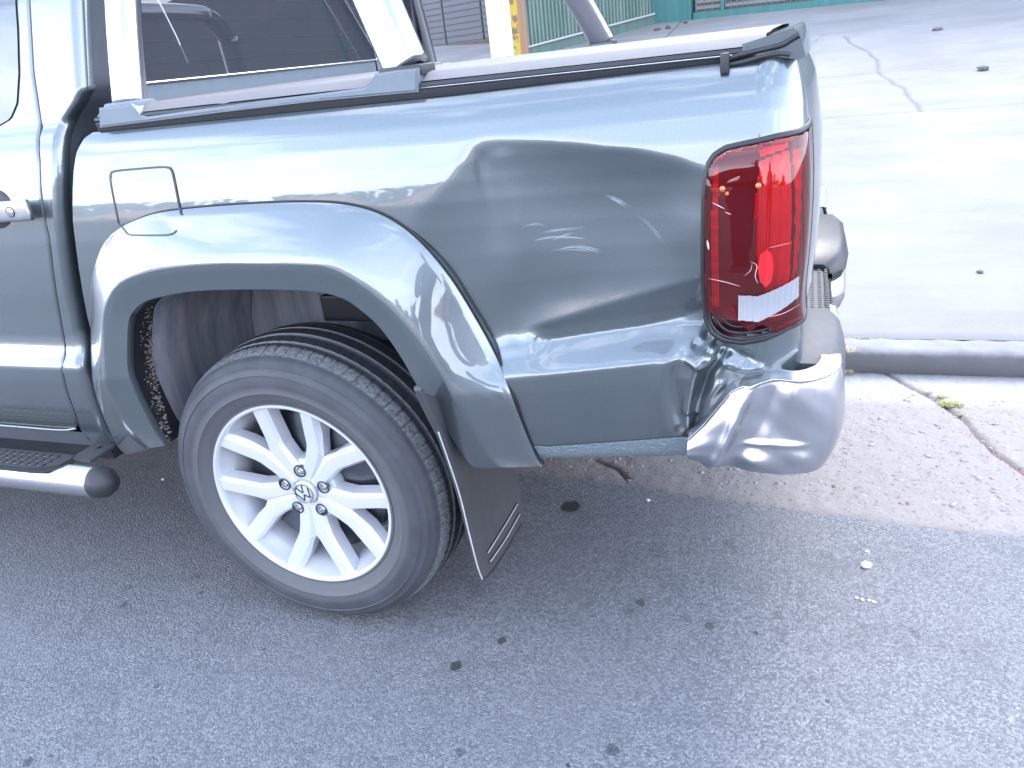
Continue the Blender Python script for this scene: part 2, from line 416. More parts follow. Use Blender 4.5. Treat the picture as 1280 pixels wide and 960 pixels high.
gx = np.concatenate([np.linspace(-60, -4, 8), np.linspace(-3.5, .1, 40), np.arange(.12, 2.7, .0085), np.linspace(2.8, 6, 20), np.linspace(9, 60, 8)])
gy = np.concatenate([np.linspace(.55, GK+.01, 150)])
X, Y = np.meshgrid(gx, gy)
Z = np.where(Y < .7, -.012, -.012-.028*(Y-.7)/(GK-.7))
Z = Z + .0025*smooth_noise(X, Y, 60, 3)+.002*smooth_noise(X, Y, 190, 4)
ck = [hitp(u, v, 2, -.03)[:2] for u, v in [(1078, 452), (1105, 462), (1132, 478), (1155, 490), (1180, 505), (1205, 525), (1222, 545), (1245, 570), (1275, 590), (1310, 625)]]
ck2 = [hitp(u, v, 2, -.03)[:2] for u, v in [(745, 578), (772, 590), (783, 602)]]
D = np.minimum(polydist(X+.006*smooth_noise(X, Y, 70, 9), Y+.006*smooth_noise(X, Y, 90, 10), ck), polydist(X, Y, ck2))
crack = np.clip(1-D/.011, 0, 1); wide = np.clip(1-D/.03, 0, 1)
Z = Z-.012*crack-.002*wide
gut = grid_mesh('gutter', X, Y, Z, M_aggr, smooth=180); tag(gut, kind='structure')
set_attr(gut.data, 'crack', np.clip(crack*1.3+wide*.35, 0, 1))
set_attr(gut.data, 'smoothband', np.clip((Y-1.50+.03*smooth_noise(X, Y, 15, 2))/.08, 0, 1)*.9)
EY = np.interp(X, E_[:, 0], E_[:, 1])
set_attr(gut.data, 'greyband', np.clip(1-(Y-EY)/(.045+.02*smooth_noise(X, Y, 12, 21)), 0, 1)*.6+.5*np.clip(1-np.abs(Y-GK)/.035, 0, 1))  # greyer along the asphalt edge and at the kerb foot
# kerb: cast lengths with open joints
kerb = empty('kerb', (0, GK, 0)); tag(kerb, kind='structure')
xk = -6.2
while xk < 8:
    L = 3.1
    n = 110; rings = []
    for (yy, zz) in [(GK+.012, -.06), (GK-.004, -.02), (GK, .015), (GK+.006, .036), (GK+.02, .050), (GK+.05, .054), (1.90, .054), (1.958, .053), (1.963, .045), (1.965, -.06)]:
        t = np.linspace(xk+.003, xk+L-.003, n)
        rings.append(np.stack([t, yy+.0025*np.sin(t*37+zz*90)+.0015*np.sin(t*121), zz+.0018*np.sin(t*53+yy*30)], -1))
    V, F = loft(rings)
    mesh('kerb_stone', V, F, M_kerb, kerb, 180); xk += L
# pavement slabs on the rising apron
pav = empty('pavement', (0, 2, .06)); tag(pav, kind='structure')
y139 = float(hit_apron(1150, 139)[1]); y90 = float(hit_apron(1100, 91)[1]);
ylines = [1.972, y139, y90, y90+2.6, 24]
crk = [hit_apron(u, v)[:2] for u, v in [(1055, 45), (1066, 56), (1085, 64), (1097, 76), (1098, 90), (1115, 103), (1130, 110), (1140, 126), (1153, 139)]]
crk2 = [hit_apron(u, v)[:2] for u, v in [(1015, 58), (1022, 48), (1030, 44), (980, 32)]]
xlines = [-40, -6.9, -3.4, -.9, 4.6, 8.2, 40]
for (a, b) in zip(ylines[:-1], ylines[1:]):
    for (c, d) in zip(xlines[:-1], xlines[1:]):
        fine = c == -.9 and a < 12; nx = 12 if (d-c) > 20 else int((d-c)/(.018 if fine else .1)); ny = int((b-a)/(.025 if fine else .12 if a < 12 else .4))
        X, Y = np.meshgrid(np.linspace(c+.005, d-.005, nx), np.linspace(a+.005, b-.005, ny))
        Z = .058+.125*(Y-1.97)+.003*smooth_noise(X, Y, 6, 11)
        D = np.minimum(polydist(X+.02*smooth_noise(X, Y, 25, 9), Y, crk), polydist(X, Y, crk2)+.01)
        cw = np.clip(1-D/.024, 0, 1)
        Z = Z-.01*cw
        Z[0, :] -= .012; Z[-1, :] -= .012; Z[:, 0] -= .012; Z[:, -1] -= .012
        s = grid_mesh('slab', X, Y, Z, M_conc, pav, 180); set_attr(s.data, 'crack', np.clip(cw*1.2, 0, 1))
# thin fill sheet below the joints, and the far ground
under = boxobj('ground', (-900, -900, -.4), (900, 900, -.31), simple('distant_earth', (.16, .15, .12), .9, var=.3, vs=.2)); tag(under, kind='structure')
V = [(-40, 1.9, .02), (40, 1.9, .02), (40, 24, .02+.125*22.1), (-40, 24, .02+.125*22.1)]
jf = mesh('soil', V, [(0, 1, 2, 3)], simple('joint_soil', (.09, .08, .07), .95)); tag(jf, kind='structure')
far_soil = mesh('verge', [(-200, -60, -.02), (200, -60, -.02), (200, -14, -.02), (-200, -14, -.02)], [(0, 1, 2, 3)], simple('dry_verge', (.20, .18, .12), .9, var=.4, vs=2)); tag(far_soil, kind='structure')

# loose stones on the gutter: real pebbles, uncountable
def pebble_bm(bm, p, r, flat=.55):
    res = bmesh.ops.create_icosphere(bm, subdivisions=1, radius=1)
    a = rnd.random()*6.28; sx_, sy_, sz_ = r*(.7+rnd.random()*.8), r*(.6+rnd.random()*.5), r*flat*(.6+rnd.random()*.5)
    for v in res['verts']:
        q = Vector((v.co.x*sx_*(.85+.3*rnd.random()), v.co.y*sy_*(.85+.3*rnd.random()), v.co.z*sz_))
        v.co = Matrix.Rotation(a, 3, 'Z') @ q + Vector(p)
def pebble_mat():
    t = NT('river_pebble'); c = t.sep(t.vor(40, out='Color'))
    t.set(Base_Color=t.ramp(c[0], [(0., (.15, .12, .11)), (.35, (.26, .21, .20)), (.7, (.20, .185, .18)), (1., (.30, .28, .27))]), Roughness=.7, Normal=t.bump(t.noise(200, 3), .3, .001)); return t.m
bm = bmesh.new()
for k in range(800):
    x = rnd.uniform(.25, 2.3); y = rnd.uniform(.8, 1.62)
    if y < edge_y(x)+.04: continue
    r = rnd.choice([.003, .004, .005, .007, .010]) if rnd.random() < .9 else .014
    pebble_bm(bm, (x, y, ground_z(x, y)-r*.12), r, .4)
ps = bmobj('embedded_pebbles', bm, pebble_mat(), smooth=180); tag(ps, 'pinkish pebbles bedded in the gutter concrete', 'pebbles', kind='stuff')
M_wst = simple('white_stone', (.62, .60, .56), .7, var=.12, vs=80, bump=.4, bs=300)
def single_stone(u, v, r, name, label, z=0, mat=None, group=None):
    p = hitp(u, v, 2, z); bm = bmesh.new(); res = bmesh.ops.create_icosphere(bm, subdivisions=2, radius=1)
    for q in res['verts']:
        k = 1+.28*math.sin(q.co.x*5+u)*math.cos(q.co.y*4+v)+.1*rnd.random()
        q.co = Vector((q.co.x*r*1.25*k, q.co.y*r*k, q.co.z*r*.75*k))+Vector((0, 0, r*.5))
    o = bmobj(name, bm, mat or M_wst, None, 180); o.location = p; tag(o, label, 'stone', group); return o
single_stone(1083, 708, .0105, 'stone', 'small white stone alone on the asphalt right of the mud flap')
single_stone(1084, 690, .004, 'stone', 'tiny white grit grain just behind the white stone')
single_stone(810, 626, .005, 'stone', 'tiny white chip on the asphalt below the rear side panel')
for k, (u, v) in enumerate([(1071, 748), (1078, 750), (1086, 751), (1092, 753)]):
    single_stone(u, v, .0035, 'stone', ['leftmost grain of the white grit streak on the asphalt', 'second grain from the left in the white grit streak', 'third grain from the left in the white grit streak', 'rightmost grain of the white grit streak on the asphalt'][k], group='white grit streak')
single_stone(204, 600, .005, 'stone', 'small pale chip on the road between side step and tyre')
# grass tufts in the gutter crack
def blades(bm, c, n, rad, h, lean=.6):
    for _ in range(n):
        a = rnd.random()*6.28; r = rad*math.sqrt(rnd.random()); b = rnd.random()*6.28
        p = Vector((c[0]+r*math.cos(a)*1.3, c[1]+r*math.sin(a)*.7, c[2])); l = h*(.4+.8*rnd.random()); wv = .0012+rnd.random()*.001
        d = Vector((math.cos(b)*lean, math.sin(b)*lean, 1)).normalized(); s = Vector((-math.sin(b), math.cos(b), 0))*wv
        m = p+d*l*.55; e = m+Vector((d.x*1.6, d.y*1.6, d.z*.35))*l*.5
        vs = [bm.verts.new(q) for q in (p-s, p+s, m+s*.8, m-s*.8, e)]
        bm.faces.new(vs[:4]); bm.faces.new((vs[3], vs[2], vs[4]))
M_grass = simple('dry_green_grass', (.22, .24, .06), .7, var=.5, vs=60)
M_straw = simple('dry_straw', (.42, .35, .20), .8, var=.3, vs=60)
bm = bmesh.new()
for (u, v, n, r, h) in [(1190, 507, 170, .028, .022), (1178, 497, 60, .016, .015), (1204, 519, 50, .012, .012)]:
    blades(bm, hitp(u, v, 2, -.034), n, r, h, 1.6)
o = bmobj('grass_tuft', bm, M_grass, normals=False); tag(o, 'short green grass growing in the diagonal gutter crack', 'grass', kind='stuff')
bm = bmesh.new()
for (u, v, n, r, h) in [(1058, 438, 60, .035, .022), (1066, 430, 50, .05, .018), (1080, 424, 40, .05, .012)]:
    blades(bm, hitp(u, v, 2, .05), n, r, h, 1.8)
for (u, v, n, r, h) in [(1056, 465, 40, .025, .03), (1160, 489, 14, .012, .02), (1045, 540, 8, .02, .02)]:
    blades(bm, hitp(u, v, 2, -.03), n, r, h, 2.2)
o = bmobj('dry_grass', bm, M_straw, normals=False); tag(o, 'dry straw and dead grass along kerb behind the bumper', 'grass', kind='stuff')

# ================================================================== TRUCK
W = 1.77                                   # body width: near side y=0, far side y=W
truck = empty('pickup_truck', (0, W/2, 0))
tag(truck, 'dark grey-green pickup truck with dented rear side panel, parked beside the kerb', 'pickup truck')
# --- surface of the bed side: s runs along the body and round the rear corner, z up
PZ = np.array([.44, .50, .54, .58, .62, .655, .685, .692, .702, .722, .745, .765, .82, .88, .94, 1.00, 1.05, 1.09, 1.13, 1.17, 1.20, 1.222, 1.236, 1.245, 1.30, 1.50, 1.62, 1.70])
PY = np.array([.030, .010, .002, -.004, -.009, -.013, -.015, -.015, -.011, .002, .010, .012, .009, .004, .001, 0., .0015, .006, .013, .023, .033, .044, .054, .062, .078, .135, .180, .23])
_zz = np.linspace(.44, 1.70, 2521); _yy = np.interp(_zz, PZ, PY)
_k = np.hanning(41); _k /= _k.sum(); _ys = np.convolve(np.pad(_yy, 20, mode='edge'), _k, 'valid')
_bl = np.clip((np.abs(_zz-.690)-.006)/.02, .25, 1); _ys = _ys*_bl+_yy*(1-_bl)
def sm(x): x = np.clip(x, 0, 1); return x*x*(3-2*x)
def prof(z): return np.interp(z, _zz, _ys)
XC, RC = 1.020, .085
TOPD = lambda s: np.interp(s, [-.3, .5, .95, 1.1], [.021, .018, .010, .008])
def surf(s, z, off=0., disp=0.):
    s = np.asarray(s, float); z = np.asarray(z, float); s, z = np.broadcast_arrays(s, z)
    th = np.clip((s-XC)/RC, 0, math.pi/2); ex = np.clip(s-XC-RC*math.pi/2, 0, None)
    px = np.where(s < XC, s, XC+RC*np.sin(th)); py = RC*(1-np.cos(th))+ex
    inx, iny = -np.sin(th), np.cos(th)
    zw = z-.14*np.clip(s-.44, 0, .45)*sm((1.02-z)/.2)
    pz = prof(zw); fl = sm((s-.945)/.05)*sm((.86-z)/.06); pz = pz*(1-fl)+.004*fl
    d = pz*(1-.5*th/(math.pi/2))+disp-off
    # slight taper of the flank towards the tail
    tp = .012*np.clip((s-.55)/.6, 0, 1)**2
    return np.stack([px+inx*d, py+iny*d+tp, z-TOPD(s)*sm((z-1.0)/.2)], -1)
def trace(u, v, off=0.):
    """(s,z) on the undamaged bed surface seen at photo point (u,v)"""
    p = hitp(u, v, 1, 0.); q = np.array([min(p[0], 1.06), p[2]])
    for _ in range(25):
        f = proj(surf(q[0], q[1], off))-np.array([u, v])
        J = np.stack([(proj(surf(q[0]+1e-4, q[1], off))-proj(surf(q[0], q[1], off)))/1e-4, (proj(surf(q[0], q[1]+1e-4, off))-proj(surf(q[0], q[1], off)))/1e-4], -1)
        try: dq = np.linalg.solve(J+np.eye(2)*1e-3, -f)
        except Exception: break
        q = q+np.clip(dq, -.05, .05)
    return q
def traces(pts, off=0.): return np.array([trace(u, v, off) for u, v in pts])

# --- the dent: depth (m) from a thin-plate surface through surveyed depths, clipped at its rim so that the rim creases
dent_px = [(560, 140, -26), (640, 132, -26), (740, 135, -26), (850, 150, -24), (930, 160, -20), (500, 190, -26), (440, 240, -30), (430, 320, -24), (470, 400, -14),
           (592, 181, 0), (574, 205, 0), (548, 240, 0), (515, 272, -1), (640, 176, 0), (700, 178, 0), (760, 184, 0), (820, 193, 0), (868, 207, 0),
           (622, 212, 16), (700, 212, 21), (780, 222, 23), (845, 235, 18), (600, 270, 18), (640, 270, 26), (700, 270, 35), (770, 275, 37), (835, 280, 26), (870, 290, 11), (885, 330, 9),
          (565, 330, 12), (640, 330, 22), (720, 330, 33), (790, 330, 33), (850, 330, 22), (600, 390, 12), (650, 390, 23), (710, 378, 29), (780, 372, 27), (850, 362, 19), (880, 400, 9),
          (640, 425, 15), (700, 420, 11), (780, 420, 6), (850, 415, 4), (640, 450, 0), (720, 455, 0), (800, 452, 1), (860, 448, 8), (900, 450, 8), (600, 440, 6),
          (640, 500, -3), (720, 500, -3), (800, 500, -3), (850, 500, 4), (660, 560, -4), (760, 555, -4), (850, 560, 2), (960, 250, -6), (960, 350, -4), (1000, 300, -8)]
_T = traces([(a, b) for a, b, c in dent_px]); _d = np.array([c for a, b, c in dent_px])/1000.
def _phi(r2): return .5*r2*np.log(r2+1e-9)
_A = _phi(((_T[:, None]-_T[None])**2).sum(-1))+np.eye(len(_T))*1e-4
_P = np.c_[np.ones(len(_T)), _T]
_S = np.linalg.solve(np.block([[_A, _P], [_P.T, np.zeros((3, 3))]]), np.r_[_d, 0, 0, 0])
def tps(s, z):
    shp = s.shape; Q = np.stack([s.ravel(), z.ravel()], -1); out = np.zeros(len(Q))
    for i in range(0, len(Q), 20000):
        q = Q[i:i+20000]; r2 = ((q[:, None]-_T[None])**2).sum(-1)
        out[i:i+20000] = _phi(r2)@_S[:len(_T)]+_S[-3]+q@_S[-2:]
    return out.reshape(shp)
def softpos(d, w=.0012): return np.where(d > 8*w, d, w*np.log1p(np.exp(np.clip(d/w, -30, 8.1))))
La, Lb = trace(655, 414), trace(885, 348)
Lh, Lk = trace(760, 429), trace(760, 458)
def sm(x): x = np.clip(x, 0, 1); return x*x*(3-2*x)
Fa, Fb = trace(600, 183), trace(640, 415)
Cc = trace(885, 495)
def dent(s, z):
    zk = .694+.14*np.clip(s-.44, 0, .45); zh = zk+.047
    zc_ = np.maximum(z, zh)
    d = upper(s, zc_)
    lin = np.clip((z-zk)/(zh-zk), 0, 1)
    d = d*lin
    # crushed folds at the lower rear corner, along surveyed lines
    for pts, amp, wd_ in FOLDS:
        D = polydist(s, z, pts); d = d + amp*np.exp(-(D/wd_)**2)
    d = d + .012*np.exp(-(((s-Cc[0])/.05)**2+((z-Cc[1])/.06)**2))
    return d
FOLDS = [(traces(p), a_, w_) for p, a_, w_ in [
    ([(892, 428), (875, 448), (864, 475), (858, 515)], -.010, .0085), ([(900, 446), (884, 470), (873, 505), (866, 545)], .022, .0100), ([(850, 448), (842, 475), (846, 510), (852, 535)], .007, .010),
    ([(884, 428), (905, 440), (935, 449)], .010, .009), ([(832, 455), (826, 490), (835, 535)], -.004, .016), ([(862, 452), (880, 462), (890, 452)], -.008, .006), ([(905, 455), (925, 462), (950, 460)], -.006, .007),
    ([(868, 436), (882, 440), (892, 450)], .008, .005), ([(870, 520), (884, 500), (900, 482)], -.008, .008)]]
def upper(s, z):
    d = softpos(tps(s, z))
    t = (Lb-La)/np.linalg.norm(Lb-La); nrm = np.array([t[1], -t[0]])
    if nrm[1] > 0: nrm = -nrm
    al = (s-La[0])*t[0]+(z-La[1])*t[1]; dn = (s-La[0])*nrm[0]+(z-La[1])*nrm[1]
    L = np.linalg.norm(Lb-La)
    gate = sm((al+.01)/.05)*sm((L+.03-al)/.03)
    d = d + softpos(np.minimum(dn, .065), .0015)*.52*gate
    ax = Fb-Fa; ln = np.linalg.norm(ax); ax = ax/ln; a2 = (s-Fa[0])*ax[0]+(z-Fa[1])*ax[1]; b2 = (s-Fa[0])*ax[1]-(z-Fa[1])*ax[0]
    g = sm(a2/.03)*sm((ln*.75-a2)/.12)
    return d+g*(.003*np.exp(-(b2/(.014+.10*np.clip(a2, 0, 1)))**2)-.002*np.exp(-((b2+.040)/.024)**2))
left_px = [(121, 162), (106, 172), (96, 190), (92, 215), (91, 250), (94, 300), (101, 350), (109, 395), (117, 435), (119, 460), (130, 500), (150, 545)]
_l = traces(left_px); _o = np.argsort(_l[:, 1])
def bed_left(z): return np.interp(z, _l[_o, 1], _l[_o, 0])
SE = XC+RC*math.pi/2+.035
zt = np.concatenate([np.arange(.512, 1.236, .0042), [1.2385, 1.242, 1.245]])
ns = 400; tt = np.linspace(0, 1, ns)
S = np.zeros((len(zt), ns)); Zg = np.zeros_like(S)
for j, z in enumerate(zt):
    S[j] = bed_left(z)+(SE-bed_left(z))*tt; Zg[j] = z
DD = dent(S, Zg); Pm = surf(S, Zg, 0, DD)
# openings: wheel arch and lamp
def inpoly(X, Y, poly):
    ins = np.zeros(X.shape, bool); n = len(poly)
    for i in range(n):
        x1, y1 = poly[i]; x2, y2 = poly[(i+1) % n]
        c = ((y1 > Y) != (y2 > Y)) & (X < (x2-x1)*(Y-y1)/(y2-y1+1e-12)+x1)
        ins ^= c
    return ins
lamp_px = [(882, 250), (884, 222), (888, 204), (895, 194), (908, 186), (935, 180), (970, 172), (1000, 165), (1015, 160), (1015, 240), (1013, 330), (1009, 392), (985, 408), (955, 422), (928, 427), (906, 424), (891, 414), (884, 398), (881, 350)]
# lamp outline in (s,z): left part surveyed, right end runs round the corner to the tail opening
lt = [trace(u, v) for u, v in lamp_px if u < 1012]
ztop = trace(1000, 165)[1]; zbot = trace(985, 410)[1]
i_r = [i for i, (u, v) in enumerate([p for p in lamp_px if p[0] < 1012]) if u == 1000][0]
LO = np.array(lt[:i_r+1]+[np.array([SE-.012, ztop+.012]), np.array([SE-.012, zbot+.005])]+lt[i_r+2:])
arch_px_I = [(195, 565), (185, 547), (175, 520), (166, 490), (160, 457), (161, 405), (169, 388), (183, 377), (205, 371), (241, 365), (290, 363), (350, 363), (397, 366), (428, 374), (450, 388), (475, 411), (500, 446), (522, 485), (545, 525), (560, 555), (573, 578), (583, 592), (600, 596)]
cs = (S[:-1, :-1]+S[1:, 1:])/2; cz = (Zg[:-1, :-1]+Zg[1:, 1:])/2
LOi = LO.copy(); cen = LO.mean(0); LOi = cen+(LO-cen)*np.array([.93, .95])
archI = np.array([hitp(u, v, 1, 0)[[0, 2]] for u, v in arch_px_I]); archc = archI.mean(0)
archW = np.concatenate([[[archI[0, 0]-.03, .40]], archc+(archI-archc)*1.10, [[archI[-1, 0], .40]]])
b0, b1 = trace(685, 561), trace(860, 549)
zbot_line = lambda q: np.where(q > .40, np.interp(q, [b0[0], b1[0], 1.0, 1.05], [b0[1], b1[1], b1[1]+.02, .66]), .50)
keep = ~inpoly(cs, cz, LOi) & ~inpoly(cs, cz, archW) & (cz > zbot_line(cs))
bed = grid_mesh('rear_side_panel', Pm[..., 0], Pm[..., 1], Pm[..., 2], M_paint, truck, 180, keep)
tag(bed, 'crushed and creased rear side panel above and behind the wheel')

# folded return of the panel's front edge into the gap, and the textured strip under the panel
zz = np.arange(.52, 1.24, .02)
rg = [surf(bed_left(zz)+a, zz, b) for a, b in ((.002, 0), (-.004, -.004), (-.006, -.012), (-.006, -.13))]
V, F = loft(rg); mesh('panel_flange', V, F, M_paint, bed, 60)
t = NT('stone_guard'); n1 = t.noise(70, 4, .6, dist=1.5)
t.set(Base_Color=(.20, .25, .28), Metallic=.4, Roughness=.3, Coat_Weight=.6, Normal=t.bump(n1, .8, .006)); M_guard = t.m
sg = np.linspace(.50, .965, 60); r1 = []
for f_, off in ((0, .0035), (.12, .003), (.5, .001), (.85, -.002), (1, -.012), (1.05, -.05), (.6, -.07)):
    zt_ = np.interp(sg, [b0[0], b1[0]], [b0[1], b1[1]])+.007
    zb_ = np.interp(sg, [.62, .93], [.516, .540])
    r1.append(surf(sg, zt_+(zb_-zt_)*f_, off-.002))
V, F = loft(r1); mesh('stone_guard_strip', V, F, M_guard, bed, 180)

# ---- fender flare
FO = [(160, 566), (148, 553), (130, 512), (121, 482), (118, 455), (117, 400), (118, 350), (131, 308), (152, 285), (190, 268), (230, 261), (300, 255), (380, 252), (435, 255), (480, 268), (520, 295), (560, 340), (595, 395), (622, 445), (640, 490), (655, 530), (672, 570), (679, 579)]
FC = [(178, 566), (160, 542), (145, 510), (137, 482), (135, 455), (133, 398), (141, 370), (156, 352), (186, 340), (225, 333), (275, 329), (330, 329), (385, 330), (415, 334), (446, 350), (478, 374), (503, 398), (528, 428), (550, 462), (567, 495), (584, 530), (604, 572), (620, 590)]
nF = 260
O3 = np.array([surf(*trace(u, v)) for u, v in FO]); C3 = np.array([hitp(u, v, 1, -.052) for u, v in FC]); I3 = np.array([hitp(u, v, 1, -.046) for u, v in arch_px_I])
O3, C3, I3 = catmull(O3, nF), catmull(C3, nF), catmull(I3, nF)
for A in (C3, I3):
    A[:, 1] += np.clip(.69-A[:, 2], 0, 1)*.16
def offy(A, d): B = A.copy(); B[:, 1] += d; return B
def towards(A, B, f, dy=0): C = A+(B-A)*f; C[:, 1] += dy; return C
cenF = np.array([0, 0, .55])
rings = [offy(O3, .012), offy(O3, -.004), offy(O3, -.0085), towards(O3, C3, .04, -.0105)]
for f_ in (.15, .3, .45, .6, .75, .88): rings.append(towards(O3, C3, f_, -.010-.0025*math.sin(math.pi*f_)))
rings += [towards(O3, C3, .985, -.0088), towards(C3, I3, .012, -.0080), towards(C3, I3, .3, -.005), towards(C3, I3, .7, -.002), towards(C3, I3, .97, .0)]
I3b = I3+(I3-archI.mean(0)[0]*0-0)*0
back = I3.copy(); back[:, 1] += .004; rings.append(towards(I3, C3, -.01, .006)); rings.append(towards(I3, C3, .0, .018))
V, F = loft(rings); flare = mesh('fender_flare', V, F, M_paint, truck, 38)
tag(flare, 'painted wheel arch flare around the rear wheel')
# ---- arch liner: shell from the flare lip inwards, with back wall
n2 = nF; V, F = sweep(O3+np.array([0, -.0005, 0])+(O3-np.array([.05, 0, .6]))*.003, .0019, 8); mesh('flare_seam_shade', V, F, M_gasket, flare, 180)  # dark tube for the flare joint and the shadow line beside it
lp_ = [towards(I3, C3, .01, .017), towards(I3, C3, .02, .04), towards(I3, C3, .01, .062), towards(I3, C3, -.02, .075)]
V, F = loft(lp_); lip_ = mesh('liner_lip', V, F, M_gasket, truck, 180)
lr = [towards(I3, C3, -.01, .072)]
cl = np.array([.02, 0, .52])
def grow(A, k, y): B = cl+(A-cl)*k; B[:, 1] = y; return B
for k, y in ((1.00, .105), (1.03, .18), (1.04, .25), (1.02, .32), (.98, .40)): lr.append(grow(I3, k, y))
lr = [r + 0 for r in lr]
for q in lr[1:]:
    q[:, 2] += .004*np.sin(np.arange(n2)*.35)
V, F = loft(lr); lin = mesh('arch_liner', V, F, M_liner, truck, 180)
boxobj('inner_wheelhouse', (-.60, .405, .62), (.64, .43, 1.16), M_liner, truck)
boxobj('frame_rail', (-2.6, .47, .42), (1.05, .54, .56), M_dark, truck)
boxobj('frame_rail', (-2.6, W-.54, .42), (1.05, W-.47, .56), M_dark, truck)
bm = bmesh.new(); box(bm, (-.02, .27, .72), (.50, .40, .785), .004); bmobj('bump_stop_bracket', bm, M_gasket, truck)
# mud flakes on the leading edge of the liner
bpy.context.view_layer.update()
def bvh(o):
    me = o.data; return BVHTree.FromPolygons([o.matrix_world @ v.co for v in me.vertices], [tuple(p.vertices) for p in me.polygons])
def cast(u, v, trees=None):
    o_, d_ = ray(u, v); best = None
    for t_ in (trees or (B1, B2)):
        h = t_.ray_cast(Vector(o_), Vector(d_))
        if h[0] is not None and (best is None or h[3] < best[3]): best = h
    if best is None: return None
    n = best[1]
    if n.dot(Vector(d_)) > 0: n = -n
    return best[0], n
BL = (bvh(lip_), bvh(lin))
mud_line = catmull(np.array([(188, 385), (185, 405), (185, 430), (188, 455), (192, 482), (198, 512), (204, 545), (209, 570)], float), 80)
bm = bmesh.new()
for k in range(300):
    f_ = rnd.random()**.75; u, v = mud_line[int(f_*79)]; h = cast(u+rnd.gauss(-1, 3.6), v+rnd.uniform(-4, 4), BL)
    if h: pebble_bm(bm, h[0], rnd.choice([.0010, .0014, .002, .003]), .8)
o = bmobj('mud_flakes', bm, M_mud, truck); o['kind'] = 'stuff'
bm = bmesh.new()
for k in range(150):
    f_ = .15+.85*rnd.random(); u, v = mud_line[int(f_*79)]; h = cast(u+2+rnd.uniform(-2, 3+6*f_**3), v+rnd.uniform(-4, 4), BL)
    if h: pebble_bm(bm, h[0], .002+.005*f_*rnd.random(), .8)
o = bmobj('mud_bank', bm, M_mud, truck, 180); o['kind'] = 'stuff'

# ---- fuel flap: cut lines following panel and flare
bpy.context.view_layer.update()
def bvh(o): 
    me = o.data; return BVHTree.FromPolygons([o.matrix_world @ v.co for v in me.vertices], [tuple(p.vertices) for p in me.polygons])
B1, B2 = bvh(bed), bvh(flare)
def cast(u, v, trees=None):
    o_, d_ = ray(u, v); best = None
    for t_ in (trees or (B1, B2)):
        h = t_.ray_cast(Vector(o_), Vector(d_))
        if h[0] is not None and (best is None or h[3] < best[3]): best = h
    if best is None: return None
    n = best[1]; 
    if n.dot(Vector(d_)) > 0: n = -n
    return best[0], n
def ribbon(bm, pts, wd, off=.0008, n=60, trees=None, taper=False, closed=False):
    """a thin strip lying on the bodywork along a surveyed line"""
    C = catmull(np.array(pts, float), n); L = []
    for (u, v) in C:
        h = cast(u, v, trees)
        if h: L.append(h)
    prev = None
    for i, (p, nn) in enumerate(L):
        a = L[max(i-1, 0)][0]; b = L[min(i+1, len(L)-1)][0]; t_ = (b-a)
        if t_.length < 1e-7: continue
        s_ = t_.normalized().cross(nn).normalized()*wd*.5*(1 if not taper else math.sin(math.pi*(i+.5)/len(L)))
        cur = (bm.verts.new(p+nn*off-s_), bm.verts.new(p+nn*off+s_))
        if prev: bm.faces.new((prev[0], prev[1], cur[1], cur[0]))
        prev = cur
flap_px = [(149, 279), (143, 250), (139, 228), (139, 218), (145, 214), (175, 211), (205, 209), (214, 212), (218, 225), (223, 250), (227, 269)]
PF = np.array([[143, 248], [139.5, 226], [141, 216], [150, 213], [205, 209], [214, 212], [217.5, 224], [222, 248], [226, 262], [205, 264], [185, 268], [160, 279], [150, 281]])
FP = traces(PF)
s0, z0_ = FP.min(0); s1, z1_ = FP.max(0)
SX, ZX = np.meshgrid(np.linspace(s0, s1, 50), np.linspace(z0_, z1_, 50)); P2 = surf(SX, ZX, .0012)
kp = inpoly((SX[:-1, :-1]+SX[1:, 1:])/2, (ZX[:-1, :-1]+ZX[1:, 1:])/2, FP)
ff = grid_mesh('fuel_flap', P2[..., 0], P2[..., 1], P2[..., 2], M_paint, truck, 180, kp); tag(ff, 'square fuel flap above the wheel arch')
bm = bmesh.new(); ribbon(bm, flap_px, .0042, .0022, 120); ribbon(bm, [(149, 279), (156, 288), (161, 293), (170, 294), (205, 294), (216, 292), (221, 288)], .0035, .0012, 80)
bmobj('flap_gap', bm, M_gasket, ff, normals=False)

# ---- scratches in the dent and dust smears on the flare
for L_, wd in [([(655, 283), (672, 279), (690, 284)], .0016), ([(668, 300), (690, 296), (715, 297), (742, 300)], .003), ([(690, 315), (715, 310), (740, 313), (752, 318)], .003), ([(676, 290), (700, 287), (738, 284)], .0013),
               ([(745, 243), (760, 246), (775, 254), (790, 264)], .0032), ([(790, 264), (810, 278), (825, 296), (832, 310)], .0015), ([(690, 301), (705, 294), (720, 292)], .002),
               ([(816, 336), (822, 337)], .001), ([(868, 345), (878, 348)], .0018), ([(760, 247), (772, 250), (785, 259)], .002)]:
    for q_ in range(5 if len(L_) > 2 else 1):
        jx, jy = rnd.uniform(-4, 4), rnd.uniform(-2.5, 2.5); cut = sorted((rnd.random(), rnd.random())); C_ = catmull(np.array(L_, float), 30)
        i0 = int(cut[0]*14); i1 = max(i0+9, 16+int(cut[1]*13)); C_ = C_[i0:i1]+np.array([jx, jy])*(q_ > 0)
        bm = bmesh.new(); ribbon(bm, C_[::3], wd*rnd.uniform(.2, .5), .0004, 20, (B1,), True); bmobj('scratch', bm, M_white_scr, bed, normals=False)

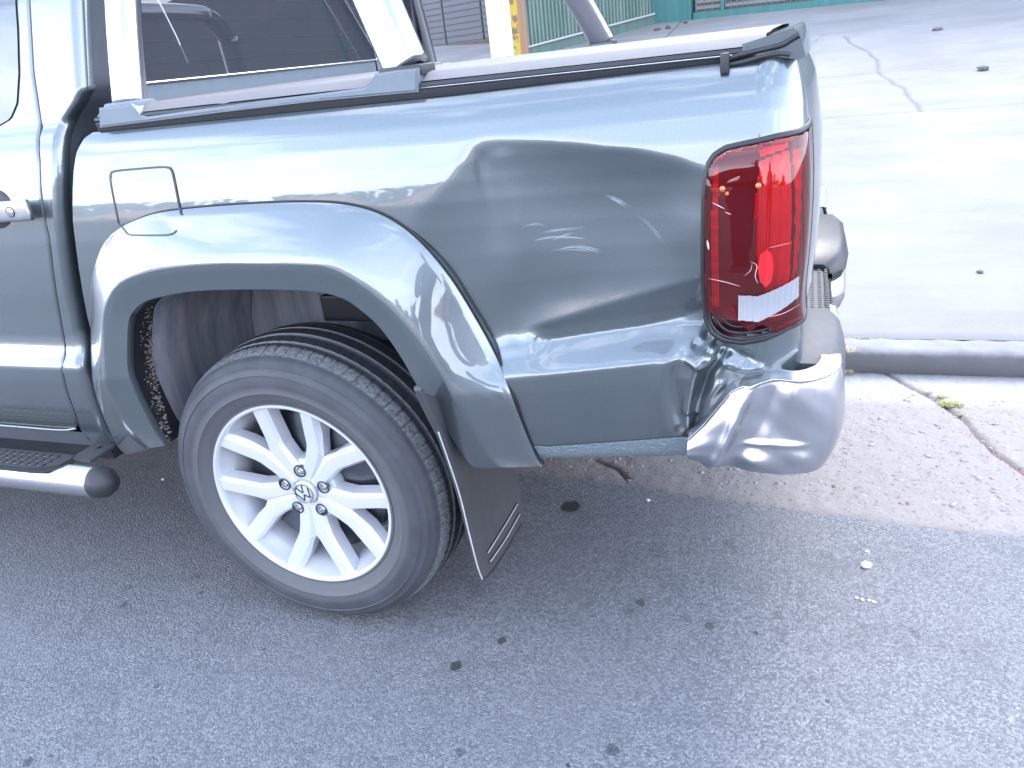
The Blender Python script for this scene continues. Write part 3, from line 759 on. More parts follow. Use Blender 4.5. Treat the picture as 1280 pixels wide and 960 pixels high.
# ---- tail lamp
def surf_poly_grid(poly, off, step=.006, fn=None):
    s0, z0_ = poly.min(0); s1, z1_ = poly.max(0)
    A, B = np.meshgrid(np.arange(s0-step, s1+step, step), np.arange(z0_-step, z1_+step, step))
    o_ = off if fn is None else fn(A, B)
    return A, B, surf(A, B, o_)
def outline_loft(poly, offs, n=160):
    """rings along the closed outline at several (shrink, offset) steps"""
    c = poly.mean(0); P = np.vstack([poly, poly[:1]]); C = []
    seg = np.r_[0, np.cumsum(np.linalg.norm(np.diff(P, axis=0), axis=1))]
    t = np.linspace(0, seg[-1], n, endpoint=False)
    C = np.stack([np.interp(t, seg, P[:, 0]), np.interp(t, seg, P[:, 1])], -1)
    Cp = np.roll(C, -1, 0)-np.roll(C, 1, 0); N = np.stack([Cp[:, 1], -Cp[:, 0]], -1); N /= np.linalg.norm(N, axis=1)[:, None]+1e-9
    if (N*(C-c)).sum() < 0: N = -N
    return [surf(C[:, 0]-N[:, 0]*k, C[:, 1]-N[:, 1]*k, o_) for k, o_ in offs]
lamp = empty('tail_lamp', (1.05, 0, 1.0)); lamp.parent = truck; lamp.matrix_parent_inverse = Matrix.Translation(truck.location).inverted()
lamp['label'] = 'cracked red tail lamp with a piece missing at its lower edge'
V, F = loft(outline_loft(LO, [(-.007, .0008), (-.005, .004), (0, .005), (.003, .003), (.004, -.02)]), True)
mesh('lamp_gasket', V, F, M_gasket, lamp, 60)
# outer shell: proud and crowned, broken off along the bottom
brk = traces([(880, 385), (893, 391), (908, 396), (920, 399), (930, 406), (938, 413), (948, 403), (962, 408), (968, 417), (985, 409), (1000, 400), (1008, 392)])
def brk_z(s): return np.interp(s, brk[:, 0], brk[:, 1])
c0 = LO.mean(0); hs = (LO.max(0)-LO.min(0))/2
def crown(A, B): 
    e = np.maximum(np.abs((A-c0[0])/hs[0]), np.abs((B-c0[1])/hs[1])); return .003+.011*(1-np.clip(e, 0, 1)**4)
A, B, P = surf_poly_grid(LO, 0, .003, crown)
ca, cb = (A[:-1, :-1]+A[1:, 1:])/2, (B[:-1, :-1]+B[1:, 1:])/2
LOs = c0+(LO-c0)*.985
grid_mesh('lamp_shell', P[..., 0], P[..., 1], P[..., 2], M_lens, lamp, 180, inpoly(ca, cb, LOs) & (cb > brk_z(ca)))
# bowl behind
def bowl(A, B):
    e = np.maximum(np.abs((A-c0[0])/hs[0]), np.abs((B-c0[1])/hs[1])); return -.004-.034*sm((1-e)/.12)
A, B, P = surf_poly_grid(LO, 0, .005, bowl)
ca, cb = (A[:-1, :-1]+A[1:, 1:])/2, (B[:-1, :-1]+B[1:, 1:])/2; kb = inpoly(ca, cb, LO)
sdiv = trace(948, 300)[0]
grid_mesh('lamp_housing', P[..., 0], P[..., 1], P[..., 2], M_lampdark, lamp, 180, kb)
def lamp_piece(name, px, off, mat, fn=None, par=lamp, thick=.012, step=.003):
    pl = traces(px, off); A, B, P = surf_poly_grid(pl, off, step, fn)
    ca, cb = (A[:-1, :-1]+A[1:, 1:])/2, (B[:-1, :-1]+B[1:, 1:])/2
    o = grid_mesh(name, P[..., 0], P[..., 1], P[..., 2], mat, par, 30, inpoly(ca, cb, pl))
    return o
ribf = lambda A, B: -.014+.0025*np.abs(((A*110) % 2)-1)
lamp_piece('red_light_panel', [(950, 200), (985, 187), (985, 372), (958, 368), (946, 330), (944, 250)], -.014, M_redrib, ribf)
lamp_piece('red_light_panel', [(990, 186), (1000, 184), (1000, 348), (989, 352)], -.012, M_redrib, lambda A, B: -.012+.002*np.abs(((B*60) % 2)-1))
lamp_piece('side_light_panel', [(890, 215), (897, 205), (899, 385), (890, 382)], -.02, M_redrib, lambda A, B: -.022+.002*np.abs(((B*90) % 2)-1))
lamp_piece('side_light_panel', [(948, 186), (985, 178), (986, 184), (950, 196)], -.012, M_redrib)
lamp_piece('reverse_light', [(923, 369), (948, 370), (998, 345), (998, 370), (975, 388), (948, 402), (923, 400)], .0145, M_lenswhite, lambda A, B: .0150+.0012*np.abs(((A*220) % 2)-1), step=.0012)
lamp_piece('red_reflector', [(950, 318), (958, 311), (965, 318), (967, 335), (964, 352), (957, 359), (950, 352), (947, 335)], .0150, M_redrefl, lambda A, B: .0155+.001*np.abs(((A*160) % 2)-1), step=.0012)
for (u, v, r) in ((903, 236, .006), (909, 242, .005), (898, 244, .004), (948, 232, .006)):
    p = surf(*trace(u, v, .01), .0095); bm = bmesh.new(); bmesh.ops.create_icosphere(bm, subdivisions=2, radius=r, matrix=Matrix.Translation(Vector(p))); bmobj('amber_glint', bm, M_amber, lamp, 180)  # amber reflections in the lamp, set in as small coloured beads
# black tray seen under the broken edge, with its moulded ridges
tray = traces([(884, 383), (889, 408), (903, 422), (928, 427), (955, 424), (985, 410), (985, 395), (940, 404), (905, 388)])
for k in (0, 1, 2):
    pth = [surf(*trace(u, v, .0), .003-.003*k) for u, v in [(886+6*k, 385), (890+6*k, 404-5*k), (903+4*k, 418-6*k), (928, 423-7*k), (955, 419-7*k), (975-4*k, 411-6*k)]]
    V, F = sweep(catmull(pth, 40), .0022, 8); mesh('tray_ridge', V, F, M_black, lamp, 180)
M_crk = simple('pale_crack', (.75, .45, .45), .4)
B3 = bvh([o for o in lamp.children if o.name.startswith('lamp_shell')][0])
for L_, wd in [([(890, 253), (898, 257), (906, 261)], .0014), ([(885, 348), (905, 352), (926, 358)], .0012), ([(938, 327), (946, 332), (944, 345), (948, 355)], .0012), ([(906, 265), (914, 268)], .001), ([(884, 300), (886, 312)], .003), ([(960, 310), (990, 303)], .0006), ([(940, 398), (975, 393), (1000, 380)], .001), ([(930, 345), (938, 338), (940, 330)], .0008)]:
    bm = bmesh.new(); ribbon(bm, L_, wd, .0005, 16, (B3,), True); bmobj('lens_crack', bm, M_crk, lamp, normals=False)

# ---- tailgate and its top spoiler
tz = np.linspace(.735, 1.243, 40); tx = XC+RC+np.interp(tz, [.735, .80, .9, 1.0, 1.1, 1.2, 1.243], [.000, .008, .017, .020, .017, .002, -.018])
ty = np.concatenate([np.linspace(.118, .30, 24), np.linspace(.34, W-.34, 20), np.linspace(W-.30, W-.118, 24)]); rr = []
for z, x in zip(tz, tx): rr.append(np.stack([x-.030*(1-np.clip(np.minimum(ty-.118, W-.118-ty)/.16, 0, 1))**2, ty, z+0*ty], -1))
rr = [rr[0]+np.array([-.03, 0, 0])]+rr+[rr[-1]+np.array([-.03, 0, .002])]
V, F = loft(rr); tg = mesh('tailgate', V, F, M_paint, truck, 180)
bm = bmesh.new(); box(bm, (XC+RC+.010, W/2-.10, .98), (XC+RC+.026, W/2+.10, 1.03), .006); bmobj('tailgate_handle', bm, M_chrome, tg, 40)
def extr_y(prof_xz, y0, y1, mat, name, par, n=2, bend=None, smooth=40, closed=True):
    ys = np.linspace(y0, y1, n); rings = [np.array([(x, y, z) for x, z in prof_xz]) for y in ys]
    if bend:
        for r_, y in zip(rings, ys): r_ += np.array(bend(y))
    V, F = loft(rings, closed); F = list(F)
    if closed: m = len(prof_xz); F += [tuple(range(m))[::-1], tuple(range((n-1)*m, n*m))]
    return mesh(name, V, F, mat, par, smooth)
sp = [(1.005, 1.262), (1.03, 1.267), (1.055, 1.272), (1.078, 1.277), (1.086, 1.272), (1.092, 1.255), (1.098, 1.235), (1.085, 1.232), (1.05, 1.240), (1.005, 1.247)]
extr_y(sp, .062, W-.062, M_paint, 'tailgate_spoiler', tg, 24, lambda y: (-.012*(abs(y-W/2)/(W/2))**4, 0, -.006*(abs(y-W/2)/(W/2))**6), 50)
# corner cap joining side and tailgate
cc = [surf(np.linspace(.95, SE, 40), np.full(40, z_), o_) for z_, o_ in ((1.244, .001), (1.248, .001), (1.256, -.003), (1.262, -.012), (1.263, -.03))]
V, F = loft(cc); mesh('corner_cap', V, F, M_paint, bed, 180)

# ---- rail trim, tonneau cover
def rail(name, z0, z1, o0, o1, s0, s1, mat, par, rnd_=.002):
    sv = np.linspace(s0, s1, 80); z0 = z0+0*sv; z1 = z1+0*sv; y0 = prof(1.24)+.012*np.clip((sv-.55)/.6, 0, 1)**2
    rg = [np.stack([sv, y0-o, z], -1) for z, o in ((z0, o0-.03), (z0, o0), (z0+rnd_, o0+rnd_*.7), (z1-rnd_, o1+rnd_*.7), (z1, o1), (z1, o1-.05))]
    V, F = loft(rg); return mesh(name, V, F, mat, par, 40)
svr = np.linspace(-.335, 1.03, 80)
rail('rail_gasket', 1.2445-TOPD(svr), 1.2425, -.001, .001, -.335, 1.03, M_black, truck)
rail('rail_reflection_line', 1.2427, 1.2445, .0045, .003, -.30, 1.0, M_steel, truck, .0006)  # steel strip added in place of a white reflection along the rail
rail('rail_cap', 1.2447, 1.2525, .0015, .000, -.335, 1.03, M_gasket, truck)
ton = empty('bed_cover', (.3, W/2, 1.26)); ton.parent = truck; ton.matrix_parent_inverse = Matrix.Translation(truck.location).inverted()
ton['label'] = 'pale taut bed cover between the rails'
Xt, Yt = np.meshgrid(np.linspace(-.335, 1.03, 90), np.linspace(0, 1, 80))
y0t, y1t = .064, W-.064; yy_ = y0t+(y1t-y0t)*Yt
e = np.minimum(Yt, 1-Yt)*(y1t-y0t)
Zt = 1.2545+.0155*np.clip(e/.028, 0, 1)**.5+.004*np.sin(math.pi*Yt)+.0015*smooth_noise(Xt, yy_, 7, 31)-.002*np.exp(-((Xt-.36)/.01)**2)-.002*np.exp(-((Xt+.0)/.01)**2)
grid_mesh('cover_sheet', Xt, yy_, Zt, M_tonneau, ton, 180)
pts = [hitp(u, v, 1, .062) for u, v in [(909, 74), (925, 69), (950, 63), (975, 57), (985, 52), (993, 47), (999, 44)]]
V, F = sweep(catmull(pts, 40), .0045, 8); mesh('cover_edge_lip', V, F, M_gasket, ton, 180)
pts = [hitp(u, v, 1, .060) for u, v in [(909, 81), (930, 77), (955, 70), (975, 67), (987, 68)]]
V, F = sweep(catmull(pts, 30), .0035, 8); mesh('cover_edge_lip', V, F, M_black, ton, 180)
p = hitp(906, 78, 1, .055); bm = bmesh.new(); box(bm, (p[0]-.007, .047, p[2]-.016), (p[0]+.007, .075, p[2]+.014), .003); bmobj('cover_clamp', bm, M_black, ton, 40)

# sport bar base rail
bs_px = [(123, 160), (122, 135), (162, 130), (168, 137), (173, 144), (182, 146), (240, 138), (320, 127), (400, 117), (452, 110), (461, 105), (465, 97), (468, 92), (495, 88), (521, 85), (522, 115), (400, 126), (280, 140)]
def side_extrude(px, y, th, mat, name, par, bev=.004):
    P = [hitp(u, v, 1, y) for u, v in px]; bm = bmesh.new()
    f = bm.faces.new([bm.verts.new(q) for q in P]); bmesh.ops.recalc_face_normals(bm, faces=[f])
    r = bmesh.ops.extrude_face_region(bm, geom=[f]); vs = [g for g in r['geom'] if isinstance(g, bmesh.types.BMVert)]
    for v in vs: v.co.y += th
    if bev: bmesh.ops.bevel(bm, geom=[e for e in bm.edges if abs(e.verts[0].co.y-y) < 1e-5 and abs(e.verts[1].co.y-y) < 1e-5], offset=bev, segments=3, affect='EDGES')
    return bmobj(name, bm, mat, par, 35)
sb = empty('sport_bar', (0, W/2, 1.28)); sb.parent = truck; sb.matrix_parent_inverse = Matrix.Translation(truck.location).inverted()
sb['label'] = 'polished sport bar on grey base rails behind the cab'
side_extrude(bs_px, .049, .075, M_greytrim, 'base_rail', sb)
def mirror(o, par=None):
    me = o.data.copy(); 
    for v in me.vertices: v.co.y = W-v.co.y
    me.flip_normals(); n = bpy.data.objects.new(o.name.split('.')[0], me); COL.objects.link(n); n.parent = o.parent
    n.matrix_parent_inverse = o.matrix_parent_inverse.copy()
    return n
mirror(sb.children[0])
def leg(a, b, c, wd=.037, th=.024):
    pts = catmull([a, b, c], 24); V, F = sweep(pts, .03, 28, flat=(wd, th)); return V, F
# each hoop leg leans inwards as it rises
L1 = [(-.262, .092, 1.272), (-.262, .135, 1.42), (-.262, .215, 1.66)]
L2 = [(.402, .092, 1.278), (.345, .125, 1.40), (.215, .21, 1.66)]
for L_, mm_ in ((L1, M_steel), (L2, M_steel)):
    for flip in (0, 1):
        x0_ = L_[0][0]; Q = [(x-(.035 if flip and x0_ < 0 else 0), (W-y if flip else y), z) for x, y, z in L_]
        V, F = leg(*Q, wd=(.037 if x0_ < 0 else .043)); mesh('hoop_leg', V, F, M_bar, sb, 180)
        x, y, z = Q[0]
        bm = bmesh.new(); box(bm, (x-.045, y-.03, z-.014), (x+.045, y+.03, z+.006), .006); bmobj('leg_foot', bm, M_black if x > 0 else M_greytrim, sb, 40)
for L_ in (L1, L2):
    x, y, z = L_[-1]; V, F = sweep(catmull([(x, y, z-.01), (x-.02, y+.07, z+.06), (x-.03, y+.2, z+.08), (x-.03, W/2, z+.085), (x-.03, W-y-.2, z+.08), (x-.02, W-y-.07, z+.06), (x, W-y, z-.01)], 60), .03, 20, flat=(.03, .03)); mesh('hoop_crossbar', V, F, M_bar, sb, 180)

# ================================================================== CAB
seam_px = [(37, 0), (42, 90), (50, 200), (62, 300), (75, 395), (80, 425), (79, 455), (84, 490), (95, 520), (98, 532)]
rear_px = [(97, 0), (100, 60), (103, 112), (95, 130), (82, 150), (75, 170), (73, 220), (78, 300), (88, 370), (98, 415), (102, 450), (113, 490), (135, 545)]
def cab_pt(u, v):
    y = 0.
    for _ in range(15):
        p = hitp(u, v, 1, y); y = .6*float(prof(np.clip(p[2], .44, 1.7)))+.4*y
    return p
sp_ = np.array([cab_pt(*p) for p in seam_px]); rp_ = np.array([cab_pt(*p) for p in rear_px])
def mono(A):
    o_ = np.argsort(A[:, 2]); return A[o_, 2], A[o_, 0]
sz_, sx_ = mono(sp_); rz_, rx_ = mono(rp_)
seam = lambda z: np.interp(z, sz_, sx_)
rear = lambda z: np.interp(z, rz_, rx_)
print('SEAM', np.round(sp_, 3).tolist()); print('REAR', np.round(rp_, 3).tolist())
def cab_panel(name, left, right, z0, z1, n=80, off=0, extra=None, mat=M_paint, par=truck, dz=.006):
    zs = np.arange(z0, z1, dz); rows = []
    for z in zs:
        x = np.linspace(float(left(z)), float(right(z)), n); y = np.full(n, float(prof(z)))-off
        row = np.stack([x, y, np.full(n, z)], -1)
        if extra: row = extra(row, z)
        rows.append(row)
    V, F = loft(rows); return mesh(name, V, F, mat, par, 180)
def endroll(row, z):      # door shut edge rolls in
    q1 = row[-1]+np.array([.002, .004, 0]); q2 = row[-1]+np.array([.0025, .03, 0]); return np.vstack([row, q1, q2])
def quarter_roll(row, z):
    L_ = row[0]+np.array([-.0015, .004, 0]); L2_ = row[0]+np.array([-.002, .03, 0])
    R = [row[-1]+np.array([.020*math.sin(a), .026*(1-math.cos(a)), 0]) for a in (.3, .6, .9, 1.2, 1.57)]
    R.append(R[-1]+np.array([-.002, .012, 0])); return np.vstack([L2_, L_, row]+R)
doorbot = .505
def door_right(z):
    x = seam(z)-.002
    if z < doorbot+.04: x -= .04-math.sqrt(max(0, .04**2-(doorbot+.04-z)**2))
    return x
rdoor = cab_panel('rear_door', lambda z: -1.42, door_right, doorbot, 1.69, 90, 0, endroll); tag(rdoor, 'rear cab door with chrome handle')
qtr = cab_panel('cab_side', seam, lambda z: rear(z)-.020, .46, 1.69, 30, 0, quarter_roll)
zs = np.arange(.46, 1.69, .02)
V, F = loft([np.array([(float(rear(z))-dx, float(prof(z))+.026+dy, z) for z in zs]) for dx, dy in ((.001, .008), (.004, .03), (.02, .13))]); gs_ = mesh('pillar_back_shade', V, F, simple('pillar_shade', (.06, .07, .085), .4, coat=.3), qtr, 180)  # dark sheet: shade of the gap behind the cab put into colour
zsm = np.arange(.515, 1.66, .02)
V, F = sweep([(float(seam(z))+.0005, float(prof(z))+.0022, z) for z in zsm], .0032, 8); mesh('door_seal', V, F, M_gasket, rdoor, 180)
cab_panel('sill', lambda z: -2.5, lambda z: seam(max(z, .51))+.004, .452, .503, 40)
fdoor = cab_panel('front_door', lambda z: -2.45, lambda z: -1.427, doorbot, 1.69, 30, 0, endroll)
# sill underside and dark tunnel below
boxobj('underbody', (-2.5, .05, .40), (-.62, W-.05, .452), M_dark, truck)
boxobj('bed_floor', (-.33, .44, .60), (1.06, W-.44, .66), M_dark, truck)
boxobj('bed_bulkhead', (-.335, .45, .50), (-.318, W-.45, 1.24), M_dark, truck)
bm = bmesh.new(); box(bm, (1.0, .08, .57), (1.09, W-.08, .62), .01); bmobj('rear_crossmember', bm, M_dark, truck)
# silver highlight bead under the door
V, F = sweep(catmull([(-1.4, .004, .5045), (-.9, .004, .5045), (-.72, .004, .5045), (-.66, .006, .512)], 40), .003, 8); mesh('door_bead', V, F, M_paint, rdoor, 180)
# door glass and handle
gp = [cab_pt(u, v) for u, v in [(9, -40), (10, 60), (12, 110), (8, 135), (2, 146)]]
zs_ = [1.24, 1.3, 1.36, 1.45, 1.6, 1.64]; 
cab_panel('door_glass', lambda z: -1.36, lambda z: np.interp(z, [1.255, 1.27, 1.30, 1.36, 1.45, 1.66], [-.64, -.59, -.565, -.55, -.54, -.53])+.0, 1.256, 1.65, 40, .003, None, simple('door_glass', (.03, .05, .07), .05, coat=1), rdoor)
B4 = bvh(rdoor)
h0 = hitp(4, 266, 1, -.002)
bm = bmesh.new(); bmesh.ops.create_uvsphere(bm, u_segments=28, v_segments=16, radius=1, matrix=Matrix.Translation((h0[0]-.03, .012, h0[2]+.002)) @ Matrix.Diagonal((.066, .016, .052, 1)))
hc = bmobj('handle_recess', bm, M_black, rdoor, 180)
h1 = hitp(36, 263, 1, -.035)
bm = bmesh.new()
V, F = sweep(catmull([(h1[0]-.26, -.018, h1[2]-.002), (h1[0]-.2, -.030, h1[2]), (h1[0]-.1, -.036, h1[2]), (h1[0]-.03, -.034, h1[2]), (h1[0]-.006, -.028, h1[2])], 30), .01, 22, flat=(.023, .010)); 
hd = mesh('door_handle', V, F, M_chrome, rdoor, 180)
V, F = lathe_y([(.0001, 0), (.0085, 0), (.0095, .001), (.0095, .008)], (h1[0]-.045, -.0455, h1[2]), 28)
mesh('lock_cover', V*1, F, M_steel, rdoor, 180)
V, F = lathe_y([(.0095, .001), (.0118, -.0005), (.0125, .003)], (h1[0]-.045, -.0455, h1[2]), 28); mesh('lock_rim', V, F, M_gasket, rdoor, 180)
# roof, far flank, rear face with window
def xr(z): return float(rear(z))
ys_ = np.linspace(0, 1, 40)
rows = []
for z in (1.69, 1.73, 1.76, 1.775):
    yl = {1.69: float(prof(1.69)), 1.73: .27, 1.76: .36, 1.775: .5}[z]
    rows.append((z, yl))
prof_roof = [(float(prof(1.684)), 1.684), (.26, 1.72), (.33, 1.75), (.46, 1.768), (W/2, 1.775)]
prof_roof += [(W-y, z) for y, z in prof_roof[::-1][1:]]
rg = [np.array([(x, y, z) for y, z in prof_roof]) for x in (-1.9, -1.2, -.45, -.41)]
V, F = loft(rg); mesh('roof', V, F, M_paint, truck, 180)
for o_ in (rdoor, qtr, fdoor): mirror(o_)
# rear face of the cab around the glass: x varies with height (upper part leans forward a little)
def xface(z): return -.412-.06*max(0, z-1.30)/.4
gy0, gy1, gz0, gz1 = .285, W-.285, 1.315, 1.62
def facequad(name, y0, y1, z0, z1, mat, par, dx=0, n=6):
    V = []; 
    for z in np.linspace(z0, z1, n):
        V += [(xface(z)+dx, y0, z), (xface(z)+dx, y1, z)]
    return mesh(name, V, [(2*i, 2*i+1, 2*i+3, 2*i+2) for i in range(n-1)], mat, par)
cb = facequad('cab_back', .09, W-.09, .55, 1.262, M_black, truck, -.03); facequad('cab_back', .30, W-.30, 1.262, gz0-.006, M_greytrim, truck)  # lower sheet black, the gap's darkness put into its colour
facequad('cab_back', .20, gy0, 1.2625, 1.76, M_greytrim, truck); facequad('cab_back', gy1, W-.20, 1.2625, 1.76, M_greytrim, truck); facequad('cab_back', gy0, gy1, gz1, 1.76, M_paint, truck)
rw = facequad('rear_window', gy0-.005, gy1+.005, gz0-.005, gz1+.005, M_glass, truck, .004)
rw['label'] = 'tinted rear cab window'
V, F = sweep(catmull([(xface(z)+.006, y, z) for y, z in [(gy0-.004, gz0+.02), (gy0+.01, gz0-.002), (gy0+.1, gz0-.004), (gy1-.1, gz0-.004), (gy1-.01, gz0-.002), (gy1+.004, gz0+.02)]], 60), .0035, 8); mesh('window_bright_edge', V, F, M_steel, rw, 180)
for k in range(5):       # heating lines printed on the glass
    z = gz0+.04+k*.05
    V, F = sweep([(xface(z)+.0055, gy0+.03, z), (xface(z)+.0055, gy1-.03, z)], .0003, 4); mesh('heating_line', V, F, M_dark, rw)
# dark lower body step of the cab back and a black inner rail under the window
# cabin inside: rear bench and head restraints, far windows closed by dark trim
boxobj('cabin_floor', (-1.9, .12, .7), (-.45, W-.12, .75), M_seat, truck)
for y in (.42, W/2, W-.42):
    boxobj('rear_seat', (-.62, y-.22, .9), (-.50, y+.22, 1.36), M_seat, truck, .04)
    boxobj('head_restraint', (-.60, y-.12, 1.40), (-.51, y+.12, 1.54), M_seat, truck, .035)
# body forward of the cab
nose = [(-2.45, 1.10), (-2.6, 1.12), (-3.3, 1.08), (-3.7, 1.0), (-3.95, .85), (-4.0, .6), (-3.95, .45), (-2.45, .45)]
bm = bmesh.new()
for s_ in (0, 1):
    pass
v0 = [bm.verts.new((x, .02, z)) for x, z in nose]; v1 = [bm.verts.new((x, W-.02, z)) for x, z in nose]
bm.faces.new(v0); bm.faces.new(v1)
for i in range(len(nose)): j = (i+1) % len(nose); bm.faces.new((v0[i], v0[j], v1[j], v1[i]))
bmesh.ops.bevel(bm, geom=bm.edges[:], offset=.04, segments=3, affect='EDGES'); bmobj('front_body', bm, M_paint, truck, 40)
bm = bmesh.new(); V = [(-1.9, .42, 1.76), (-1.9, W-.42, 1.76), (-2.62, W-.12, 1.12), (-2.62, .12, 1.12)]; bm.faces.new([bm.verts.new(v) for v in V]); bmobj('windscreen', bm, M_glass, truck)

# far bed side (plain), mirrored flare-less
sv = np.linspace(-.335, SE, 60); rr = [surf(sv, np.full(60, z)) for z in np.linspace(.56, 1.245, 40)]
V, F = loft(rr); V[:, 1] = W-V[:, 1]; mesh('far_side_panel', V, F, M_paint, truck, 180)
o_ = outline_loft(LO, [(-.002, -.002), (0, -.002), (.02, -.002)]); V, F = loft(o_, True); V[:, 1] = W-V[:, 1]; F = list(F)+[tuple(range(320, 480))]
mesh('far_tail_lamp', V, F, M_lampdark, truck, 40)

# ================================================================== BUMPER
bump = empty('rear_bumper', (1.1, W/2, .6)); bump.parent = truck; bump.matrix_parent_inverse = Matrix.Translation(truck.location).inverted()
bump['label'] = 'chrome rear bumper with crumpled near corner'
def bplan(a, R=.10):       # a in metres along the bumper from its front edge round the corner
    x0, y0 = .911, -.014; Ls = 1.165-R-x0
    if a < Ls: return np.array([x0+a, y0]), np.array([0, -1.])
    a2 = a-Ls; th = a2/R
    if th < math.pi/2: return np.array([x0+Ls+R*math.sin(th), y0+R*(1-math.cos(th))]), np.array([math.sin(th), -math.cos(th)])
    return np.array([1.165, y0+R+(a2-R*math.pi/2)]), np.array([1., 0])
# top and bottom edge heights along a
def btop(a): return np.interp(a, [0, .03, .075, .095, .14, .20, .26, .30, .36, .6], [.600, .635, .700, .712, .722, .722, .722, .724, .722, .72])
def bbot(a): return np.interp(a, [0, .05, .12, .20, .28, .36, .6], [.552, .538, .533, .530, .524, .51, .50])
na, nh = 240, 110
aa = np.linspace(0, .62, na); P = np.zeros((nh, na, 3))
for i, a in enumerate(aa):
    (px_, py_), n_ = bplan(a)
    zt_, zb_ = btop(a), bbot(a)
    for j in range(nh):
        h = j/(nh-1)*1.16           # past 1.0 the sheet turns in over the top
        hh = min(h, 1.)
        z = zb_+(zt_-zb_)*hh
        o_ = .016*math.sin(math.pi*min(hh*.95+.08, 1))**.7-.020*(1-hh)**3
        if h > 1: q = (h-1)/.16; o_ = .022*math.sin(math.pi*.97)**.7*0+.004-.035*q; z = zt_+.006*math.sin(q*math.pi*.6)
        # damage: pushed-in face, raised fold towards the front, lower buckle
        dm = -.018*math.exp(-((a-.16)/.05)**2-((hh-.55)/.3)**2)
        fold = math.exp(-((a-(.035+.075*hh))/.012)**2); dm += .012*fold*(1 if h <= 1 else .5)
        dm += -.010*math.exp(-((a-(.075+.08*hh))/.022)**2)
        bk = math.exp(-((hh-.16-.25*(a-.1))/.10)**2)*sm((a-.03)/.05)*sm((.24-a)/.06)
        dm += .005*bk*math.sin(a*60+6*hh)+.007*bk
        dm += .004*math.exp(-((hh-.36)/.03)**2)*sm((a-.08)/.03)*sm((.22-a)/.04)
        dm += .0010*math.sin(a*70+hh*9)*math.sin(hh*13+a*21)*sm((.30-a)/.1)
        o_ += dm
        P[j, i] = (px_+n_[0]*o_, py_+n_[1]*o_, z)
grid_mesh('chrome_corner', P[..., 0], P[..., 1], P[..., 2], M_chrome, bump, 180)
# inner grey lining seen as the front return and the shelf on top
sv = np.linspace(.05, .62, 60); r0, r1, r2 = [], [], []
for a in sv:
    (x, y), n_ = bplan(a); zt_ = btop(a)
    r0.append((x-n_[0]*.016, y-n_[1]*.016, zt_-.004)); r1.append((x-n_[0]*.05, y-n_[1]*.05, zt_-.012)); r2.append((x-n_[0]*.12, y-n_[1]*.12, zt_-.012))
V, F = loft([np.array(r0), np.array(r1), np.array(r2)]); mesh('bumper_shelf', V, F, M_gasket, bump, 180)
# plastic moulding hugging the chrome from behind and beneath
def sect(y, x1, z0, z1, x0=1.10, r=.02):
    return np.array([(x0, y, z0+.01), (x1-r*1.5, y, z0), (x1-r*.4, y, z0+r), (x1, y, z0+2*r), (x1+.002, y, (z0+z1)/2), (x1, y, z1-2*r), (x1-r*.3, y, z1-.6*r), (x1-r, y, z1), (x0-.02, y, z1+.001)])
def body_y(spec, name, mat, par):
    V, F = loft([sect(*q) for q in spec]); m = 9; F = list(F)+[tuple(range(m))[::-1], tuple(range((len(spec)-1)*m, len(spec)*m))]; return mesh(name, V, F, mat, par, 50)
body_y([(.07, 1.160, .56, .722), (.12, 1.174, .55, .735), (.20, 1.180, .54, .745), (.28, 1.176, .53, .742), (.34, 1.168, .52, .735)], 'corner_moulding', M_bump, bump)
st = body_y([(.30, 1.158, .45, .728), (.36, 1.160, .45, .732), (.60, 1.162, .45, .732), (.66, 1.160, .45, .728)], 'step_recess', M_bump, bump)
bm = bmesh.new()
for i in range(22):
    for j in range(4):
        box(bm, (1.102+j*.015, .335+i*.015, .7295), (1.109+j*.015, .343+i*.015, .7335), 0)
for i in range(22):
    for j in range(3): box(bm, (1.1600, .335+i*.015, .700-j*.018), (1.1635, .344+i*.015, .709-j*.018), 0)
o_ = bmobj('step_studs', bm, M_black, st); o_['kind'] = 'stuff'
body_y([(.64, 1.165, .68, .742), (.68, 1.195, .68, .760), (.80, 1.206, .68, .768), (1.0, 1.206, .68, .768), (1.10, 1.195, .68, .760), (1.14, 1.165, .68, .742)], 'hitch_moulding', M_gasket, bump)
body_y([(.65, 1.165, .62, .695), (.69, 1.197, .60, .700), (.90, 1.210, .595, .704), (1.08, 1.200, .60, .700), (1.12, 1.170, .62, .690)], 'chrome_step_band', M_chrome, bump)
body_y([(1.12, 1.158, .45, .728), (1.3, 1.162, .45, .732), (1.44, 1.16, .45, .732)], 'step_recess', M_bump, bump)
mo = grid_mesh('far_chrome_corner', P[..., 0]*1, W-P[..., 1], P[..., 2], M_chrome, bump, 180)
